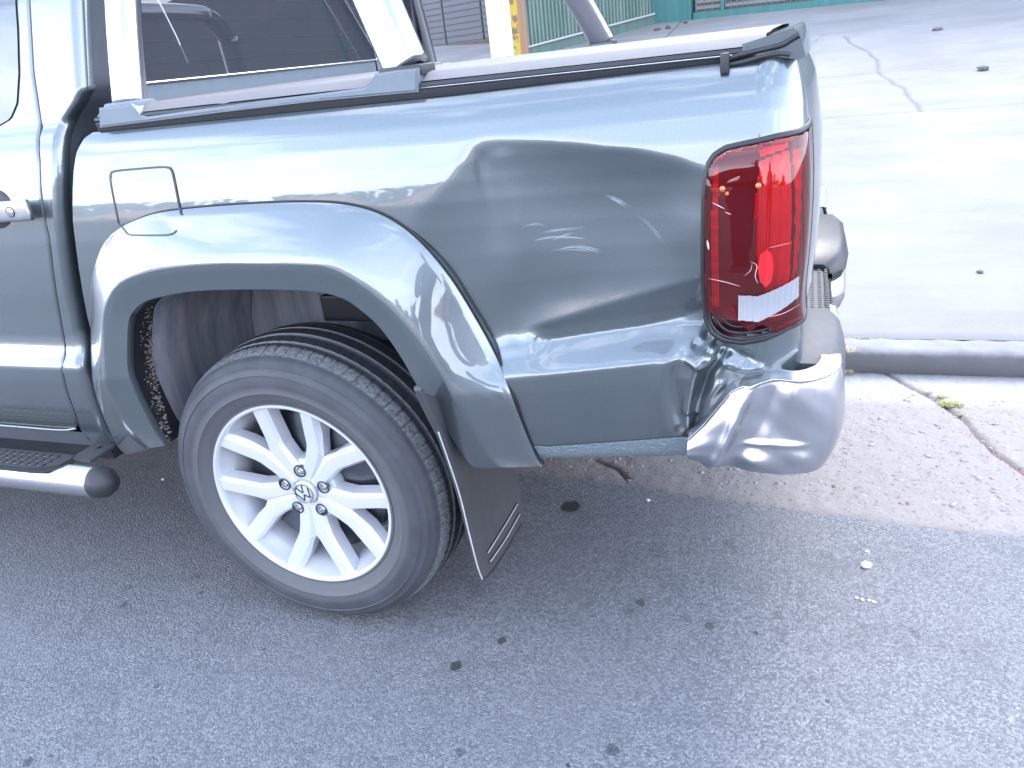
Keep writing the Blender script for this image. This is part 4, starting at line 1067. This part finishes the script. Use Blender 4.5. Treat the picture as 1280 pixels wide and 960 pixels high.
# grey lower quarter piece under the lamp (body corner)
# ================================================================== WHEEL
WH = (0., 0., .375)
def build_wheel(name, cx, cyr, flip=False, label=None):
    wh = empty(name, (cx, cyr, .375)); wh.parent = truck; wh.matrix_parent_inverse = Matrix.Translation(truck.location).inverted()
    if label: wh['label'] = label
    k = -1 if flip else 1
    def put(nm, V, F, mat, sm_, par=wh):
        V = np.array(V); V[:, 1] *= k
        o = mesh(nm, V, F, mat, None, sm_); o.parent = par
        o.location = (0, 0, 0) if par is not wh else (0, 0, 0)
        return o
    z = (0, 0, 0)
    tp = [(.236, .012), (.238, .003), (.243, -.003), (.247, -.0035), (.2475, -.0015), (.252, -.004), (.262, -.010), (.275, -.0155), (.2765, -.0175), (.280, -.0165), (.292, -.0185), (.305, -.0185), (.318, -.0165), (.3195, -.0180), (.322, -.0155), (.333, -.0105), (.336, -.0105), (.338, -.0075),
          (.346, -.0015), (.352, .006), (.3565, .014), (.3605, .023), (.3645, .034), (.3675, .046), (.3690, .056), (.3695, .0575), (.3610, .0590), (.3610, .0655), (.3700, .0670), (.3705, .0675), (.3725, .085), (.3735, .094), (.3740, .0950), (.3650, .0965), (.3650, .1055), (.3745, .107),
          (.3755, .125), (.3755, .136), (.3665, .1375), (.3665, .1465), (.3745, .148), (.3735, .166), (.3725, .1765), (.3640, .178), (.3640, .1845), (.3700, .186), (.366, .205), (.358, .222), (.34, .234), (.29, .236), (.24, .225)]
    def mod(kk, y, n):
        a = np.arange(n)
        if 18 < kk < 26: return .0030*((a % 8) == 0)*(1 if kk > 20 else .4)
        if 28 < kk < 33: return .0020*((a % 8) == 4)
        if kk in (36, 37, 41, 42): return .0016*((a % 8) == 2)
        return np.zeros(n)
    V, F = lathe_y(tp, z, 616, mod); put('tyre', V, F, M_tyre, 32)
    # rim: lip, drop and barrel
    rp = [(.2365, .006), (.2415, .001), (.2425, -.0015), (.2415, -.004), (.2375, -.0045), (.2345, -.0030), (.2325, .001), (.2310, .010), (.2270, .030), (.2200, .045), (.2120, .07), (.2090, .12), (.2120, .18), (.2350, .20)]
    V, F = lathe_y(rp, z, 160); rim = put('rim', V, F, M_rim, 50)
    # hub disc
    hp = [(.0001, .030), (.034, .030), (.0345, .026), (.040, .024), (.050, .026), (.066, .030), (.082, .037), (.088, .060), (.080, .085)]
    V, F = lathe_y(hp, z, 80); put('hub_face', V, F, M_rim, 50, rim)
    # spokes: five Ys, each of two ridged arms sharing a valley
    for q in range(5):
        ca = R_(55+72*q-1.5); VV, FF = [], []
        for sgn in (1, -1):
            # stations: (r, centre angle offset deg, half width top, y top, valley depth, valley point on centre line?)
            st_OLD = [(.040, 17, .0100, .0235, .004, True), (.070, 13, .0120, .0215, .005, True), (.100, 10.8, .0130, .0190, .007, True), (.128, 10.4, .0130, .0165, .010, True),
                   (.142, 11.6, .0125, .0150, .022, False), (.168, 14.0, .0120, .0110, .024, False), (.200, 16.6, .0115, .0070, .022, False), (.2335, 18.9, .0115, .0035, .014, False)]
            st_ = [(.034, .0150, .0115, .0235, .006, True), (.065, .0175, .0130, .0215, .008, True), (.095, .0205, .0145, .0190, .010, True), (.127, .0270, .0155, .0165, .012, True),
                   (.143, .0345, .0155, .0155, .024, False), (.166, .0480, .0150, .0118, .028, False), (.195, .0645, .0145, .0073, .026, False), (.2225, .0800, .0145, .0030, .014, False)]
            rings = []; e1 = np.array([math.cos(ca), math.sin(ca)]); e2 = np.array([-math.sin(ca), math.cos(ca)])
            pc = [e1*r+e2*o*sgn for r, o, *_ in st_]
            for i_, (r, o, hw, yt, vd, onc) in enumerate(st_):
                t_ = pc[min(i_+1, 7)]-pc[max(i_-1, 0)]; t_ /= np.linalg.norm(t_); nn = np.array([-t_[1], t_[0]])*sgn   # outwards of the Y
                c = pc[i_]; g = lambda P_, y: (P_[0], y, P_[1])
                cl_ = np.array([math.cos(ca), math.sin(ca)])*(c@np.array([math.cos(ca), math.sin(ca)]))
                inner = cl_ if onc else c-nn*(hw+.0085)
                if r == .143: inner = c-nn*(hw+.0045)
                itop = c-nn*hw*.9
                if onc and np.linalg.norm(itop-cl_) < .002: itop = cl_-nn*-.002
                rings.append(np.array([g(c+nn*(hw+.010), yt+.040), g(c+nn*(hw+.0070), yt+.009), g(c+nn*hw, yt), g(c+nn*hw*.0, yt-.0006), g(itop, yt), g(inner, yt+vd*.55), g(inner, yt+vd*.55+.03)]))
            V, F = loft(rings); F = [tuple(x) for x in F]
            if sgn < 0: F = [x[::-1] for x in F]
            b = sum(len(x) for x in VV); VV.append(V); FF += [tuple(i_+b for i_ in x) for x in F]
        put('spoke', np.concatenate(VV), FF, M_rim, 12, rim)
    for q in range(5):
        a = R_(19+72*q); c = (.0575*math.cos(a), 0, .0575*math.sin(a))
        V, F = lathe_y([(.0168, .0215), (.0158, .0195), (.0135, .0190), (.0125, .0215), (.0122, .036), (.0001, .036)], c, 28); put('bolt_seat', V, F, M_nut, 40, rim)
        V, F = lathe_y([(.0098, .034), (.0098, .0215), (.0086, .0200), (.0050, .0200), (.0046, .0265), (.0001, .0265)], c, 18); put('wheel_bolt', V, F, M_steel, 30, rim)
    # hub cap with ring and the V over W emblem
    V, F = lathe_y([(.0001, .0145), (.020, .0148), (.0262, .0160), (.0275, .0175), (.0290, .0165), (.0302, .0180), (.0305, .030)], z, 64); put('hub_cap', V, F, M_rim, 40, wh)
    V, F = lathe_y([(.0262, .0158), (.0262, .0132), (.0240, .0132), (.0238, .0150)], z, 64); put('emblem_ring', V, F, M_chrome, 40)
    bm = bmesh.new()
    def stroke(a, b, w_=.0023):
        a, b = Vector((a[0], 0, a[1])), Vector((b[0], 0, b[1])); d = (b-a); s_ = Vector((-d.z, 0, d.x)).normalized()*w_*.5
        lo = [bm.verts.new(v+Vector((0, y, 0))) for y in (.0150, .0128) for v in (a-s_, a+s_, b+s_, b-s_)]
        bm.faces.new(lo[4:]); 
        for i_ in range(4): j_ = (i_+1) % 4; bm.faces.new((lo[i_], lo[j_], lo[4+j_], lo[4+i_]))
    e_ = .001
    for a, b in [((-.0098, .0212), (-.0005, .0022)), ((.0098, .0212), (.0005, .0022)), ((-.0212, .0098), (-.0105, -.0165)), ((-.0105, -.0165), (0, -.0025)), ((0, -.0025), (.0105, -.0165)), ((.0105, -.0165), (.0212, .0098))]: stroke(a, b)
    rot = Matrix.Rotation(R_(-28), 4, 'Y')
    for v in bm.verts: v.co = rot @ v.co; v.co.y *= k
    o = bmobj('emblem', bm, M_nut, None); o.parent = wh
    V, F = lathe_y([(.0001, .0152), (.0238, .0152)], z, 40); put('emblem_field', V, F, M_chrome, 40)
    # brake drum
    V, F = lathe_y([(.06, .066), (.180, .070), (.190, .076), (.192, .10), (.192, .15), (.14, .17), (.05, .17)], z, 90); put('brake_drum', V, F, M_nut, 40)
    return wh
wheel = build_wheel('wheel', 0, 0, label='near rear wheel with silver five-spoke rim')
build_wheel('wheel', 0, W, True, 'far rear wheel standing in the gutter')
for (x_, y_, f_) in ((-3.095, 0, False), (-3.095, W, True)):
    wz = empty('front_wheel', (x_, y_, .375)); wz.parent = truck; wz.matrix_parent_inverse = Matrix.Translation(truck.location).inverted()
    for c_ in wheel.children:
        d_ = c_.copy(); COL.objects.link(d_); d_.parent = wz
        if f_: d_.scale = (1, -1, 1)
        for g_ in c_.children:
            e_ = g_.copy(); COL.objects.link(e_); e_.parent = d_
V, F = sweep([(0, .2, .375), (0, W-.2, .375)], .045, 16); mesh('rear_axle', V, F, M_dark, truck, 40)

# ---- mud flap: a hanging rubber sheet across the car behind the wheel
mf = [(548, 540), (562, 580), (575, 620), (586, 665), (597, 708), (603, 724), (612, 718), (630, 693), (652, 655), (653, 640), (650, 617), (645, 595), (640, 560), (610, 520), (560, 500), (528, 490)]
bm = bmesh.new(); P_ = [Vector(hitp(u, v, 0, .43)) for u, v in mf]
f = bm.faces.new([bm.verts.new(p) for p in P_]); r = bmesh.ops.extrude_face_region(bm, geom=[f])
for g in r['geom']:
    if isinstance(g, bmesh.types.BMVert): g.co.x -= .007
flp = bmobj('mud_flap', bm, M_flap, truck)
def strip3(pts, wd, mat, name, par, n=40):
    V, F = sweep(catmull(pts, n), wd, 8); return mesh(name, V, F, mat, par, 180)
strip3([hitp(u, v, 0, .4325) for u, v in mf[:6]], .0016, M_edge, 'flap_edge', flp)
strip3([hitp(u, v, 0, .4325) for u, v in mf[5:9]], .0012, M_black, 'flap_edge', flp)
strip3([hitp(u, v, 0, .432) for u, v in [(610, 691), (628, 662), (647, 630)]], .0035, M_flap, 'flap_rib', flp)
strip3([hitp(u, v, 0, .432) for u, v in [(613, 702), (632, 674), (650, 642)]], .0035, M_flap, 'flap_rib', flp)
strip3([hitp(u, v, 0, .4345) for u, v in [(610, 691), (628, 662), (647, 630)]], .0015, M_edge, 'flap_rib', flp)
strip3([hitp(u, v, 0, .4345) for u, v in [(613, 702), (632, 674), (650, 642)]], .0015, M_edge, 'flap_rib', flp)
# upper strip of the flap following the arch edge
us = [(519, 484), (533, 515), (548, 545), (560, 575), (572, 610)]
V, F = sweep(catmull([hitp(u+3, v, 0, .425) for u, v in us], 30), .008, 10); mesh('flap_upper_strip', V, F, M_bump, flp, 180)

# ---- side step
step = empty('side_step', (-1.2, -.08, .42)); step.parent = truck; step.matrix_parent_inverse = Matrix.Translation(truck.location).inverted()
step['label'] = 'stainless side step with black tread pad'
V, F = sweep([(-2.55, -.085, .418), (-1.5, -.085, .418), (-.535, -.085, .418), (-.530, -.085, .418)], .040, 40); mesh('step_tube', V, F, M_steel, step, 60)
cap = [(.0405, 0), (.0412, .004), (.0405, .012), (.037, .030), (.028, .043), (.014, .050), (.0001, .052)]
rings = [np.array([(-.531+h, -.085+r*math.cos(t), .418+r*math.sin(t)) for t in np.linspace(0, 2*math.pi, 40, endpoint=False)]) for r, h in cap]
V, F = loft(rings, True); mesh('end_cap', V, F, M_black, step, 180)
pad = np.array([(-2.4, -.125), (-.72, -.125), (-.66, -.118), (-.625, -.095), (-.62, -.055), (-.64, -.04), (-2.4, -.04)])
bm = bmesh.new(); f = bm.faces.new([bm.verts.new((x, y, .452)) for x, y in pad]); r = bmesh.ops.extrude_face_region(bm, geom=[f])
for g in r['geom']:
    if isinstance(g, bmesh.types.BMVert): g.co.z += .012
bmesh.ops.recalc_face_normals(bm, faces=bm.faces)
bmesh.ops.bevel(bm, geom=[e for e in bm.edges if e.verts[0].co.z > .46 and e.verts[1].co.z > .46], offset=.004, segments=2, affect='EDGES')
pd = bmobj('tread_pad', bm, M_black, step, 40)
bm = bmesh.new()
for i in range(60):
    x = -.68-i*.027
    for j in range(3): box(bm, (x-.011, -.112+j*.022, .463), (x+.011, -.098+j*.022, .4665), .0012, None, 1)
o_ = bmobj('tread_ribs', bm, M_gasket, pd, 40); o_['kind'] = 'stuff'
for x in (-.60, -1.35, -2.2):
    bm = bmesh.new(); box(bm, (x-.035, -.06, .452), (x+.035, .14, .462), .003); br = bmobj('step_bracket', bm, M_dark, step, 40)
    for dy in (.0, .05):
        bm = bmesh.new(); bmesh.ops.create_cone(bm, segments=6, radius1=.008, radius2=.008, depth=.006, cap_ends=True, matrix=Matrix.Translation((x, dy, .465))); bmobj('bracket_bolt', bm, M_nut, br)

# ================================================================== BACKGROUND BUILDINGS
M_green = None
def corr_paint(name, c, c2):
    t = NT(name); n = t.noise(1.2, 6, .6); mp_ = t.n('ShaderNodeMapping'); mp_.inputs['Scale'].default_value = (6, 6, .5); t.l(t.tc.outputs['Object'], mp_.inputs[0])
    st = t.noise(1.5, 5, .6, vec=mp_.outputs[0]); col = t.mix(t.ramp(st, [(.35, 0.), (.7, 1.)]), c, c2)
    col = t.mix(t.ramp(t.noise(5, 5, .7), [(.66, 0.), (.72, .8)]), col, (.16, .09, .06)); t.set(Base_Color=col, Roughness=.6, Normal=t.bump(n, .2, .01)); return t.m
M_green = corr_paint('faded_green_sheet', (.09, .15, .125), (.16, .215, .19)); M_teal = corr_paint('teal_steel', (.02, .11, .105), (.04, .15, .14)); M_dgreen = corr_paint('dark_green_beam', (.06, .12, .10), (.10, .15, .13))
M_shutter = simple('grey_shutter', (.07, .075, .09), .55, metal=.2, var=.15, vs=3); M_brown = simple('brown_rust', (.10, .055, .04), .8, var=.4, vs=10)
M_rust = corr_paint('rusty_post', (.30, .16, .08), (.20, .12, .09))
t = NT('worn_yellow_paint'); t.set(Base_Color=t.mix(t.ramp(t.noise(7, 6, .7), [(.5, 0.), (.58, 1.)]), (.42, .30, .03), (.16, .10, .06)), Roughness=.7); M_yellow = t.m
M_wall = simple('rendered_wall', (.16, .16, .17), .85, var=.2, vs=2)
G = lambda u, v: Vector(hit_apron(u, v))
# container-like green store: near corner post, long side receding to the right
cA = G(657, 73); cB = G(821, 28.5); d = (cB-cA); L = math.hypot(d.x, d.y); ang = math.atan2(d.y, d.x)
store = empty('green_metal_store', cA); tag(store, 'faded green corrugated metal store with rusty yellow corner post', 'metal store')
def loc_mesh(name, bm, mat, par, sm_=None):     # geometry given in the parent's own frame
    bmesh.ops.recalc_face_normals(bm, faces=bm.faces); me = bpy.data.meshes.new(name); bm.to_mesh(me); bm.free(); me.materials.append(mat)
    o = bpy.data.objects.new(name, me); COL.objects.link(o); o.parent = par
    if sm_: me.shade_smooth(); me.set_sharp_from_angle(angle=R_(sm_))
    return o
store.rotation_euler.z = ang
slope_s = d.z/L
bm = bmesh.new()
nr = 38; pw = L/nr; pts2 = []
for i in range(nr):
    x = i*pw; pts2 += [(x, 0), (x+pw*.32, 0), (x+pw*.5, .035), (x+pw*.82, .035)]
pts2.append((L, 0)); prev = None
for (x, y) in pts2:
    cur = (bm.verts.new((x, y, slope_s*x+.16)), bm.verts.new((x, y, slope_s*x+2.6)))
    if prev: bm.faces.new((prev[0], cur[0], cur[1], prev[1]))
    prev = cur
loc_mesh('corrugated_side', bm, M_green, store)
def slanted(name, x0, x1, y0, y1, z0, z1, mat, par):
    bm = bmesh.new(); box(bm, (x0, y0, z0), (x1, y1, z1), .006, None, 1)
    for v in bm.verts: v.co.z += slope_s*v.co.x
    return loc_mesh(name, bm, mat, par)
slanted('base_beam', .0, L, -.03, .08, -.03, .15, M_dgreen, store)
slanted('pale_base_strip', .0, L*.97, -.06, -.032, .135, .165, simple('pale_strip', (.35, .35, .34), .6), store)
slanted('roof_beam', .0, L, -.03, .08, 2.6, 2.75, M_dgreen, store)
bm = bmesh.new(); box(bm, (-.16, -.10, -.1), (0.0, .08, 2.8), .008); loc_mesh('rusty_post', bm, M_rust, store)
bm = bmesh.new(); box(bm, (-.30, -.12, -.1), (-.162, .05, 2.8), .008); loc_mesh('yellow_post', bm, M_yellow, store)
bm = bmesh.new(); box(bm, (-.60, -.13, -.1), (-.302, .05, 2.8), .008); loc_mesh('white_post', bm, simple('white_post_paint', (.5, .5, .5), .6), store)
bm = bmesh.new(); box(bm, (-.15, .09, -.2), (L, .35, 2.7)); loc_mesh('store_body', bm, M_dgreen, store)
# white paint dab on the green side
bm = bmesh.new(); box(bm, (L*.70, -.006, .75), (L*.715, 0, 1.0)); 
for v in bm.verts: v.co.z += slope_s*v.co.x
loc_mesh('paint_mark', bm, simple('white_mark', (.8, .8, .8), .6), store)
# grey shutter building to the left
p = G(575, 56); sh = empty('shutter_building', p); tag(sh, 'grey building with a closed ribbed roller shutter', 'building')
sh.rotation_euler.z = math.atan2((G(625, 52.5)-G(525, 58)).y, (G(625, 52.5)-G(525, 58)).x)
M_seamd = simple('seam_dark', (.07, .075, .09), .7)
for i in range(5):        # shutter leaves with their slats
    x0 = -3.4+i*1.02; bm = bmesh.new(); box(bm, (x0, 0, .02), (x0+1.0, .05, 3.0)); lf = loc_mesh('shutter_panel', bm, M_shutter, sh)
    bm = bmesh.new()
    for j in range(28): box(bm, (x0+.01, -.014, .05+j*.105), (x0+.99, -.001, .05+j*.105+.085), .004, None, 1)
    sl_ = loc_mesh('shutter_slats', bm, M_shutter, lf); sl_['kind'] = 'stuff'
bm = bmesh.new(); box(bm, (-6, .051, -.6), (1.75, 1.2, 4.2)); loc_mesh('wall', bm, M_wall, sh)
bm = bmesh.new(); box(bm, (-3.45, -.04, -.08), (1.73, .03, .018)); loc_mesh('bottom_rail', bm, M_brown, sh)
# teal gate and block on the right
q0, q1 = G(866, 24.5), G(1075, 3.5); gd = q1-q0; GL = math.hypot(gd.x, gd.y); gs = gd.z/GL
gate = empty('teal_gate_building', q0); tag(gate, 'teal painted steel front with grey louvre panels', 'building'); gate.rotation_euler.z = math.atan2(gd.y, gd.x)
def gbox(name, x0, x1, y0, y1, z0, z1, mat, par=gate, bev=.006):
    bm = bmesh.new(); box(bm, (x0, y0, z0), (x1, y1, z1), bev, None, 1)
    for v in bm.verts: v.co.z += gs*v.co.x
    return loc_mesh(name, bm, mat, par)
tb = math.hypot(*(G(821, 28.5)-q0).xy)
gbox('teal_block', -tb-.1, -.02, -.03, .5, -.1, 3.2, M_teal)
gbox('bottom_beam', 0, 9, 0, .12, -.05, .10, M_teal)
gbox('louvre_wall', 0, 9, .1, .16, .1, 3.2, simple('louvre_grey', (.10, .11, .11), .6, var=.2, vs=20))
for (a, b, n_) in ((.04, .44, 10), (.52, 2.35, 60), (2.45, 4.3, 60), (4.4, 6.3, 60)):
    fr = gbox('frame_post', b+.01, b+.07, .02, .11, .1, 3.2, M_teal)
    bm = bmesh.new()
    for j in range(34): box(bm, (a, .06, .14+j*.09), (b, .075, .14+j*.09+.05))
    for j in range(n_//3): box(bm, (a+(b-a)*j/(n_//3), .05, .12), (a+(b-a)*j/(n_//3)+.01, .062, 3.1))
    for v in bm.verts: v.co.z += gs*v.co.x
    lv = loc_mesh('louvre_bars', bm, simple('louvre_bar', (.13, .14, .14), .5), fr); lv['kind'] = 'stuff'
gbox('rear_wall', -tb-.1, 14, .5, 5, -.6, 4.4, M_wall)
# debris by the far wall; the lumps further right stand for stains
for (u, v, r) in [(1172, 38, .05), (1228, 88, .06), (1225, 341, .016), (857, 29, .05), (835, 36, .06), (822, 38, .05)]:
    p_ = hit_apron(u, v); bm = bmesh.new(); pebble_bm(bm, (0, 0, r*.3), r, .6); o = bmobj('rubble', bm, M_brown if u < 900 else M_kerb, None); o.location = p_
    tag(o, 'small lump lying on the concrete apron', 'rubble', 'rubble on the apron')

# ================================================================== ACROSS THE STREET (mirrored in the paint)
M_houses = [simple('house_wall_'+n_, c_, .8, var=.1, vs=1) for n_, c_ in (('cream', (.60, .50, .36)), ('ochre', (.62, .40, .22)), ('white', (.66, .64, .60)), ('pink', (.60, .34, .28)))]
M_tile = simple('red_roof', (.42, .13, .08), .8, var=.25, vs=3); M_win = simple('window_dark', (.04, .05, .06), .15, coat=1)
hl = ['cream house with red roof across the street', 'ochre house with red roof across the street', 'white house with red roof across the street', 'pinkish house with red roof across the street']
for i in range(12):
    x = -46+i*7.4; y = -33-2*((i*7) % 3); wd, hh, dp = 5.4+((i*5) % 3)*.5, 2.9+.4*((i*3) % 3), 6
    h_ = empty('house', (x, y, 0)); m_ = M_houses[(i*3) % 4]
    tag(h_, hl[(i*3) % 4].replace('across the street', ('first', 'second', 'third')[i//4]+' of its colour from the left across the street'), 'house', 'houses across the street')
    bm = bmesh.new(); box(bm, (-wd/2, -dp, 0), (wd/2, 0, hh)); loc_mesh('wall', bm, m_, h_)
    bm = bmesh.new(); V = [(-wd/2-.3, .3, hh+.01), (wd/2+.3, .3, hh+.01), (wd/2+.3, -dp-.3, hh+.01), (-wd/2-.3, -dp-.3, hh+.01), (-wd/2+1, -dp/2, hh+1.5), (wd/2-1, -dp/2, hh+1.5)]
    vs = [bm.verts.new(v) for v in V]
    for f in ((0, 1, 5, 4), (2, 3, 4, 5), (1, 2, 5), (3, 0, 4), (3, 2, 1, 0)): bm.faces.new([vs[k] for k in f])
    loc_mesh('roof', bm, M_tile, h_)
    for k in (-1, 1): bm = bmesh.new(); box(bm, (k*wd*.27-.5, .002, 1.), (k*wd*.27+.5, .05, 2.1)); loc_mesh('window', bm, M_win, h_)
    bm = bmesh.new(); box(bm, (-.45, .002, 0), (.45, .06, 2.05)); loc_mesh('door', bm, M_brown, h_)
# far tree belt behind the houses: leaf-sized faces in clumps
bm = bmesh.new()
for k in range(5200):
    x = rnd.uniform(-75, 75); top = 5.2+2.2*math.sin(x*.21)+1.5*math.sin(x*.57+1)+1.1*math.sin(x*1.3)
    z = rnd.random()**.6*top; y = -48+rnd.uniform(-4, 4); s_ = rnd.uniform(.5, 1.1)
    n_ = Vector((rnd.gauss(0, 1), rnd.gauss(0, 1)+.6, rnd.gauss(0, 1)+.5)).normalized(); a_ = n_.orthogonal().normalized()*s_; b_ = n_.cross(a_).normalized()*s_
    c_ = Vector((x, y, z)); bm.faces.new([bm.verts.new(c_+q_) for q_ in (a_, b_*.7, -a_, -b_*.8)])
o = bmobj('tree_belt', bm, simple('foliage', (.07, .10, .045), .8, var=.5, vs=.7), normals=False); tag(o, 'belt of trees behind the houses across the street', 'trees', kind='stuff')

# ================================================================== PEOPLE (seen only as reflections)
def person(x, y, face, label, top, legs, phone):
    root = empty('person', (x, y, 0)); root.rotation_euler.z = face; tag(root, label, 'person')
    J = {}; V = []; Rr = []; E = []
    def jv(n_, co, r, par=None):
        J[n_] = len(V); V.append(co); Rr.append(r)
        if par is not None: E.append((J[par], J[n_]))
    jv('pelvis', (0, 0, .95), .15); jv('waist', (0, 0, 1.10), .135, 'pelvis'); jv('chest', (0, .01, 1.30), .165, 'waist'); jv('neckb', (0, 0, 1.47), .075, 'chest'); jv('neck', (0, .01, 1.54), .055, 'neckb')
    jv('head1', (0, .03, 1.62), .085, 'neck'); jv('head2', (0, .03, 1.72), .09, 'head1'); jv('head3', (0, .02, 1.79), .05, 'head2')
    for s_, n_ in ((-1, 'l'), (1, 'r')):
        jv(n_+'sh', (s_*.17, 0, 1.43), .07, 'neckb')
        if phone: jv(n_+'el', (s_*.27, .12, 1.20), .045, n_+'sh'); jv(n_+'wr', (s_*.07, .33, 1.27), .03, n_+'el'); jv(n_+'ha', (s_*.05, .38, 1.29), .032, n_+'wr')
        else: jv(n_+'el', (s_*.24, -.02, 1.15), .045, n_+'sh'); jv(n_+'wr', (s_*.25, .05, .92), .03, n_+'el'); jv(n_+'ha', (s_*.25, .07, .83), .035, n_+'wr')
        jv(n_+'hip', (s_*.10, 0, .88), .10, 'pelvis'); jv(n_+'kn', (s_*.12, .02, .50), .065, n_+'hip'); jv(n_+'an', (s_*.13, 0, .10), .045, n_+'kn'); jv(n_+'to', (s_*.15, .14, .04), .04, n_+'an')
    me = bpy.data.meshes.new('body'); me.from_pydata(V, E, []); me.update(); o = bpy.data.objects.new('body', me); COL.objects.link(o); o.parent = root
    md = o.modifiers.new('skin', 'SKIN'); md.use_smooth_shade = True
    for i_, r_ in enumerate(Rr): me.skin_vertices[0].data[i_].radius = (r_, r_*(.8 if i_ < 4 else 1))
    me.skin_vertices[0].data[0].use_root = True
    sd_ = o.modifiers.new('sub', 'SUBSURF'); sd_.levels = 2; sd_.render_levels = 2
    t_ = NT('clothes'); sx2 = t_.sep(); c1 = t_.ramp(t_.math('MULTIPLY', sx2[2], .5), [(.46, legs), (.465, top)], 'CONSTANT')
    c1 = t_.ramp(t_.math('MULTIPLY', sx2[2], .5), [(0., legs), (.475, top), (.755, (.36, .22, .16)), (.86, (.03, .025, .02))], 'CONSTANT'); t_.set(Base_Color=c1, Roughness=.8); me.materials.append(t_.m)
    if phone:
        bm = bmesh.new(); box(bm, (-.08, .375, 1.26), (.08, .384, 1.335), .004); loc_mesh('phone', bm, M_black, root)
    return root

person(1.10, -1.74, 0, 'person in dark jacket and jeans photographing the truck with a phone', (.03, .035, .05), (.05, .07, .12), True)
person(2.15, -2.15, .25, 'person in grey shirt standing behind the photographer', (.12, .12, .13), (.06, .06, .07), False)
